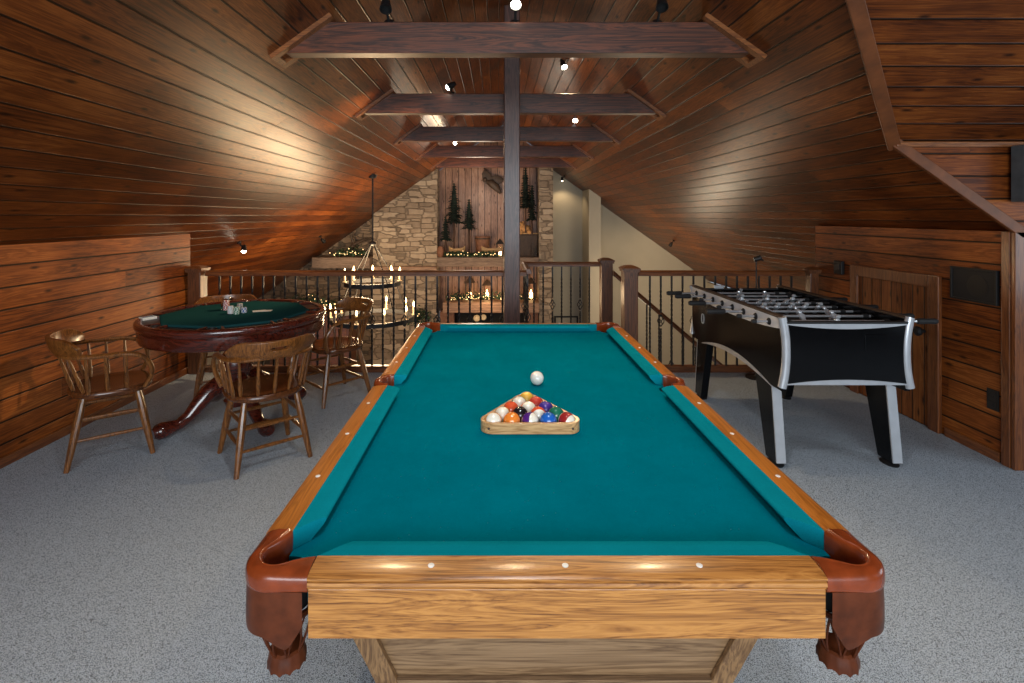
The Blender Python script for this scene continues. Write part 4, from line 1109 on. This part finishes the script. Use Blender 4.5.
# carved bird on the boards
bp = at(491, 183, 10.98)
mb = MB(); B = 1.0
mb.tube([bp+Vector(p) for p in ((-0.06,-0.02,0.02),(0.0,-0.04,0.0),(0.08,-0.05,-0.07),(0.15,-0.04,-0.16))], [0.03,0.06,0.055,0.02], 10)
mb.ball(bp+Vector((-0.09,-0.03,0.05)), 0.035, 8); mb.tube([bp+Vector((-0.11,-0.035,0.05)), bp+Vector((-0.15,-0.04,0.03))], [0.015,0.003], 6)
for sgn, tip in ((1, (-0.10,-0.02,0.21)), (-1, (0.20,-0.02,0.05))):
    b0, tipv = bp+Vector((0.0,-0.03,0.0)), bp+Vector(tip)
    d_ = (tipv-b0); s_ = Vector((d_.z, 0, -d_.x)).normalized()*0.085
    rings = []
    for f, w in ((0,.8),(.3,1.2),(.6,1.0),(.85,.6),(1,.1)):
        c_ = b0+d_*f; rings.append([c_+s_*w*.6, c_+Vector((0,-0.015,0)), c_-s_*w, c_+Vector((0,0.012,0))])
    mb.loft(rings)
mb.v = [(bp.x+(x-bp.x)*1.4, bp.y+(y-bp.y)*1.2, bp.z+(z-bp.z)*1.4) for x, y, z in mb.v]
tag(mb.build('bird_carving', 'hide'), 'dark carved bird with spread wings mounted on the niche boards', 'carving')
SHZ = 0.61
def on_shelf(px, Y=10.72): return ((px-VX)/F*Y, Y, SHZ)
# barrel basket
bk = thing('barrel_basket', 'brown banded bucket standing on the niche shelf', 'basket', on_shelf(482.5, 10.85))
MB().lathe([(0.001,0),(0.12,0),(0.135,0.12),(0.145,0.28),(0.165,0.42),(0.150,0.42),(0.13,0.26),(0.001,0.25)], n=24, caps=False).build('bucket', 'terra', bk)
bkb = MB()
for z, r in ((0.07,.131),(0.36,.158)): bkb.lathe([(r,z),(r+.006,z),(r+.009,z+.03),(r+.003,z+.03)], n=24, caps=False)
bkb.build('band', 'hide', bk)
def canoe(label, px, L, rz=0.0, Y=10.66, z=0.15):
    x, y, zz = on_shelf(px, Y)
    t = thing('model_canoe', label, 'model canoe', (x, y, zz), rz, 'model canoes on the niche shelf')
    rings = []
    for i in range(13):
        q = -1+2*i/12; w = 0.075*(1-q*q)**0.6+0.002; up = 0.05*abs(q)**3
        rings.append([(q*L/2, w*math.cos(a), z+0.02+up+(0.075*(1+0.2*abs(q)))*math.sin(a)) for a in [PI+PI*k/8 for k in range(9)]] + [(q*L/2, w*.8*math.cos(a), z+0.028+up+0.06*math.sin(a)) for a in [2*PI-PI*k/8 for k in range(9)]])
    MB().loft(rings).build('hull', 'canoe', t)
    st_ = MB()
    for q in (-0.25, 0.25): st_.box(q*L-0.02, -0.05, 0, q*L+0.02, 0.05, z-0.04)
    st_.build('stand', 'bark', t, smooth=False)
    return t
canoe('pale wooden model canoe at the left of the niche shelf', 457, 0.34, 0.0)
canoe('longer pale model canoe in the middle of the niche shelf', 492, 0.44, 0.12)
# crossed paddles and plush bear on right
pb = thing('plush_bear', 'tan toy bear seated high on the dark chest in the niche', 'toy bear', on_shelf(524.5, 10.80)); pb.location.z = SHZ+0.47
mb = MB(); mb.ball((0,0,0.10), 0.11, 10, (1.2,.8,.95)); mb.ball((-0.07,-0.02,0.19), 0.065, 10); mb.ball((-0.12,-0.02,0.24), 0.022, 8); mb.ball((-0.03,-0.02,0.25), 0.022, 8); mb.ball((-0.10,-0.08,0.17), 0.028, 8)
mb.ball((0.10,-0.08,0.04), 0.045, 8); mb.ball((-0.08,-0.09,0.04), 0.045, 8); mb.build('body', 'tan', pb)
cb_ = thing('dark_chest', 'dark wooden cabinet standing in the right half of the niche', 'cabinet', on_shelf(527.5, 10.88))
MB().box(-0.20, -0.16, 0, 0.20, 0.12, 0.455).build('carcass', 'hide', cb_, smooth=False, bevel=0.008)
MB().box(-0.22, -0.18, 0.455, 0.22, 0.13, 0.47).build('top', 'hide', cb_, smooth=False, bevel=0.004)
pdl = thing('canoe_paddle', 'short light wooden paddle lying on top of the dark cabinet', 'paddle', on_shelf(527, 10.70)); pdl.location = (pdl.location.x+0.02, 10.73, SHZ+0.47)
mb = MB(); mb.tube([(-0.16,-0.02,0.015),(0.12,-0.02,0.015)], 0.012, 8); mb.tube([(0.10,-0.02,0.015),(0.16,-0.02,0.015),(0.22,-0.02,0.015)], [0.015,0.035,0.02], 8, flat=.4); mb.build('paddle', 'canoe', pdl)
for k, px in enumerate((532.0, 535.8)):
    bt = thing('glass_bottle', ['clear glass bottle on the shelf edge, nearer the post', 'clear glass bottle on the shelf edge, nearer the stone pier'][k], 'bottle', on_shelf(px, 10.64), group='bottles on the niche shelf')
    MB().lathe([(0.001,0),(0.03,0),(0.032,0.01),(0.032,0.17),(0.012,0.22),(0.012,0.30),(0.015,0.31)], n=16).build('bottle', 'glass', bt)
pot = thing('clay_pot', 'brown clay pot at the left end of the niche shelf', 'pot', on_shelf(440.5, 10.6))
MB().lathe([(0.001,0),(0.05,0),(0.075,0.08),(0.07,0.16),(0.05,0.20),(0.06,0.22),(0.05,0.22),(0.001,0.20)], n=20, caps=False).build('pot', 'terra', pot)
ln = thing('lantern', 'small iron lantern with a glowing candle beside the post in the niche', 'lantern', on_shelf(500, 10.82))
mb = MB()
for x in (-.07,.07):
    for y in (-.07,.07): mb.box(x-.008, y-.008, 0, x+.008, y+.008, .26)
mb.box(-.085,-.085,0,.085,.085,.02); mb.loft([[(-a,-a,z),(a,-a,z),(a,a,z),(-a,a,z)] for a, z in ((.09,.26),(.03,.34),(.01,.37))]); mb.build('frame', 'iron', ln, smooth=False)
MB().lathe([(0.03,0.02),(0.03,0.12),(0.012,0.14),(0.012,0.17),(0.001,0.20)], n=12).build('candle', 'flame', ln)

def garland(label, P, n, thick, bulbs, seed=1, name='garland'):
    rnd = random.Random(seed); P = [Vector(p) for p in P]
    org = P[0].copy()
    t = thing(name, label, 'garland', org)
    mb, bb = MB(), MB()
    def pt(f):
        s_ = f*(len(P)-1); i = min(int(s_), len(P)-2); return P[i].lerp(P[i+1], s_-i)-org
    for i in range(n):
        c_ = pt(rnd.random())+Vector((rnd.gauss(0,thick*.5), rnd.gauss(0,thick*.4), abs(rnd.gauss(0,thick*.6))))
        d_ = Vector((rnd.gauss(0,1), rnd.gauss(0,1), rnd.gauss(0,1)+.3)).normalized()*rnd.uniform(.05,.10)
        s_ = d_.cross(Vector((rnd.random(), rnd.random(), rnd.random()))).normalized()*rnd.uniform(.012,.024)
        mb.add([c_-d_*.5, c_+s_, c_+d_*.5, c_-s_], [(0,1,2,3)])
    g_o = mb.build('greenery', 'leaf', t, smooth=False); g_o['kind'] = 'stuff'
    for i in range(bulbs):
        c_ = pt((i+rnd.random()*.8)/bulbs)+Vector((rnd.gauss(0,thick*.4), -thick*rnd.uniform(.5,1.1), abs(rnd.gauss(0,thick*.55))+.01))
        bb.ball(c_, rnd.uniform(.006,.011), 4)
    b_ = bb.build('string_lights', 'bulb', t); b_['kind'] = 'stuff'
    return t
garland('lit evergreen garland along the niche shelf left of the post', [(-1.08,10.55,SHZ+.03),(-0.6,10.54,SHZ+.03),(0.0,10.55,SHZ+.03)], 520, 0.055, 22, 3)
garland('evergreen garland with lights on the grey ledge under the left eave', [(-3.36,10.55,.64),(-3.0,10.5,.66),(-2.72,10.52,.66)], 300, 0.10, 24, 5)
garland('lit garland heaped on the timber mantel over the firebox', [(-0.95,10.58,-.27),(-0.3,10.57,-.25),(0.75,10.58,-.27)], 520, 0.10, 48, 9)
garland('green wreath like garland hanging on the stone behind the railing', [(-1.75,10.5,-.78),(-1.55,10.5,-.55),(-1.4,10.5,-.8)], 260, 0.12, 4, 11)
garland('lit garland at the far left behind the railing and card table', [(-4.1,9.9,-.35),(-3.6,9.8,-.2),(-3.05,9.9,-.3)], 420, 0.12, 30, 13)
# a console carries that garland
cs_ = thing('console_cabinet', 'dark wooden cabinet standing behind the left railing under the garland', 'cabinet', (-3.58, 10.0, -2.9))
MB().box(-0.75, -0.25, 0.1, 0.75, 0.25, 2.45).build('carcass', 'tread', cs_, smooth=False, bevel=0.01)
MB().box(-0.80, -0.29, 2.45, 0.80, 0.29, 2.50).build('top', 'tread', cs_, smooth=False, bevel=0.008)
for sx in (-1, 1): MB().box(sx*0.37-0.33, -0.27, 0.25, sx*0.37+0.33, -0.25, 2.35).build('door', 'rail', cs_, smooth=False, bevel=0.01)
MB().box(-0.75,-0.25,0,0.75,0.25,0.1).build('plinth', 'black', cs_, smooth=False)
# antlered trophy of sorts on the left ledge: a dark driftwood branch piece
mb = MB(); bp = Vector((-3.12, 10.76, 0.71))
mb.tube([bp, bp+Vector((.1,0,.16)), bp+Vector((.28,.02,.24)), bp+Vector((.46,0,.30))], [.05,.045,.03,.01], 8); mb.tube([bp+Vector((.1,0,.16)), bp+Vector((.05,-.02,.32)), bp+Vector((.12,-.02,.44))], [.03,.022,.006], 7)
mb.tube([bp+Vector((.28,.02,.24)), bp+Vector((.30,0,.40))], [.024,.005], 7); mb.tube([bp+Vector((-.05,0,-.06)), bp], [.06,.05], 8)
tag(mb.build('driftwood', 'hide'), 'dark branching driftwood piece on the grey ledge under the eave', 'driftwood')
# items on the lower mantel
for k, (px, h_, lab) in enumerate(((470, .36, 'tall glowing lantern on the mantel, left of the post'), (487, .30, 'shorter glowing lantern on the mantel, second from the left'), (531, .34, 'glowing lantern on the mantel right of the post'))):
    x = (px-VX)/F*10.9
    l_ = thing('lantern', lab, 'lantern', (x, 10.9, -0.31), group='lanterns on the lower mantel')
    mb = MB(); a = 0.085
    for sx in (-a, a):
        for sy in (-a, a): mb.box(sx-.008, sy-.008, 0, sx+.008, sy+.008, h_)
    mb.box(-a-.01,-a-.01,0,a+.01,a+.01,.02); mb.loft([[(-q,-q,z),(q,-q,z),(q,q,z),(-q,q,z)] for q, z in ((a+.015,h_),(.04,h_+.09),(.01,h_+.12))]); mb.build('frame', 'hide', l_, smooth=False)
    MB().lathe([(0.035,.02),(0.035,.13),(0.012,.15),(0.014,.18),(0.001,.21)], n=12).build('candle', 'flame', l_)
# firebox glow pieces
hl_ = thing('table_lamp', 'small lit double lamp glowing on a stand in the firebox opening', 'lamp', (-0.37, 10.62, -2.9))
MB().lathe([(0.001,0),(0.14,0),(0.14,.03),(0.02,.06),(0.015,2.1),(0.05,2.12)], n=16).build('stand', 'iron', hl_)
mb = MB(); mb.ball((-.06,0,2.24), .07, 8); mb.ball((.08,0,2.26), .06, 8); mb.build('shade', 'candle', hl_)
# wrought frame on the far beige wall and sconce by the stairs
wf = thing('iron_wall_frame', 'black iron rectangular frame on the beige wall beyond the landing', 'wall decor', (1.64, 12.23, -1.05))
mb = MB()
for a, b_, c_, e_ in ((-.28,-.25,-.5,.12),(.25,.28,-.5,.12),(-.25,.25,.09,.12),(-.25,.25,-.5,-.47)): mb.box(a, -.03, c_, b_, 0.02, e_)
mb.build('frame', 'iron', wf, smooth=False)
sc_ = thing('wall_sconce', 'small warm wall sconce glowing low behind the stairs', 'sconce', (4.72, 12.24, -1.0))
MB().box(-.05,-.03,-.12,.05,0.01,.12).build('backplate', 'iron', sc_, smooth=False, bevel=.005)
MB().lathe([(0.03,-.05),(0.055,.02),(0.06,.10),(0.05,.10),(0.03,0)], (0,-.09,0), 16, caps=False).build('shade', 'candle', sc_)

# ------------------------------------------------------------------ light
def area(loc, target, sx, sy, power, col, spread=None):
    l = bpy.data.lights.new('area_glow', 'AREA'); l.shape = 'RECTANGLE'; l.size = sx; l.size_y = sy; l.energy = power; l.color = col
    o = bpy.data.objects.new('area_glow', l); C.objects.link(o); o.location = loc; aim(o, target); return o
def point(loc, power, col, r=0.15):
    l = bpy.data.lights.new('bulb_glow', 'POINT'); l.energy = power; l.color = col; l.shadow_soft_size = r
    o = bpy.data.objects.new('bulb_glow', l); C.objects.link(o); o.location = loc; return o
area((0.2, -2.6, 1.7), (0.1, 3.0, 0.9), 4.0, 1.9, 230, (0.86, 0.94, 1.0))
area((4.8, 1.3, 1.3), (1.5, 2.4, 0.2), 1.6, 1.2, 26, (0.80, 0.91, 1.0))
spot_light((0.12, 1.3, 3.1), (0.12, 2.0, 0.7), 70, 95, (0.95, 0.97, 1.0), 0.12)
spot_light((-0.95, 0.75, 2.55), (-1.9, 3.2, 2.0), 48, 50, (1, 0.62, 0.30), 0.05, 0.9)
spot_light((0.9, 1.6, 2.62), (2.9, 4.4, 1.45), 10, 40, (1, 0.70, 0.40), 0.05, 0.9)
warm = (1.0, 0.70, 0.40)
point((CX, CY, 0.75), 90, warm, 0.3); point((CX, CY, 0.15), 130, warm, 0.35)
point((-0.4, 9.6, 1.9), 34, (1, 0.82, 0.62), 0.3)
point((2.6, 9.6, -0.2), 60, (1, 0.80, 0.55), 0.3)
point((-0.2, 10.2, -0.1), 16, warm, 0.2)
w = bpy.data.worlds.new('world'); bpy.context.scene.world = w; w.use_nodes = True
bg = w.node_tree.nodes['Background']; bg.inputs[0].default_value = (0.72, 0.86, 1.0, 1); bg.inputs[1].default_value = 0.75

# ------------------------------------------------------------------ camera
cam = bpy.data.cameras.new('camera'); co = bpy.data.objects.new('camera', cam); C.objects.link(co)
co.location = (0, 0, EYE); co.rotation_euler = (PI/2, 0, 0)
cam.sensor_width = 36; cam.lens = 36*F/1024; cam.shift_x = (512-VX)/1024; cam.shift_y = -(341.5-VY)/1024
cam.clip_start = 0.02; cam.clip_end = 100
s = bpy.context.scene; s.camera = co
s.view_settings.view_transform = 'Standard'; s.view_settings.look = 'None'
s.view_settings.exposure = 0.0; s.view_settings.gamma = 1.0
s.cycles.max_bounces = 8; s.cycles.diffuse_bounces = 4; s.cycles.sample_clamp_indirect = 4.0
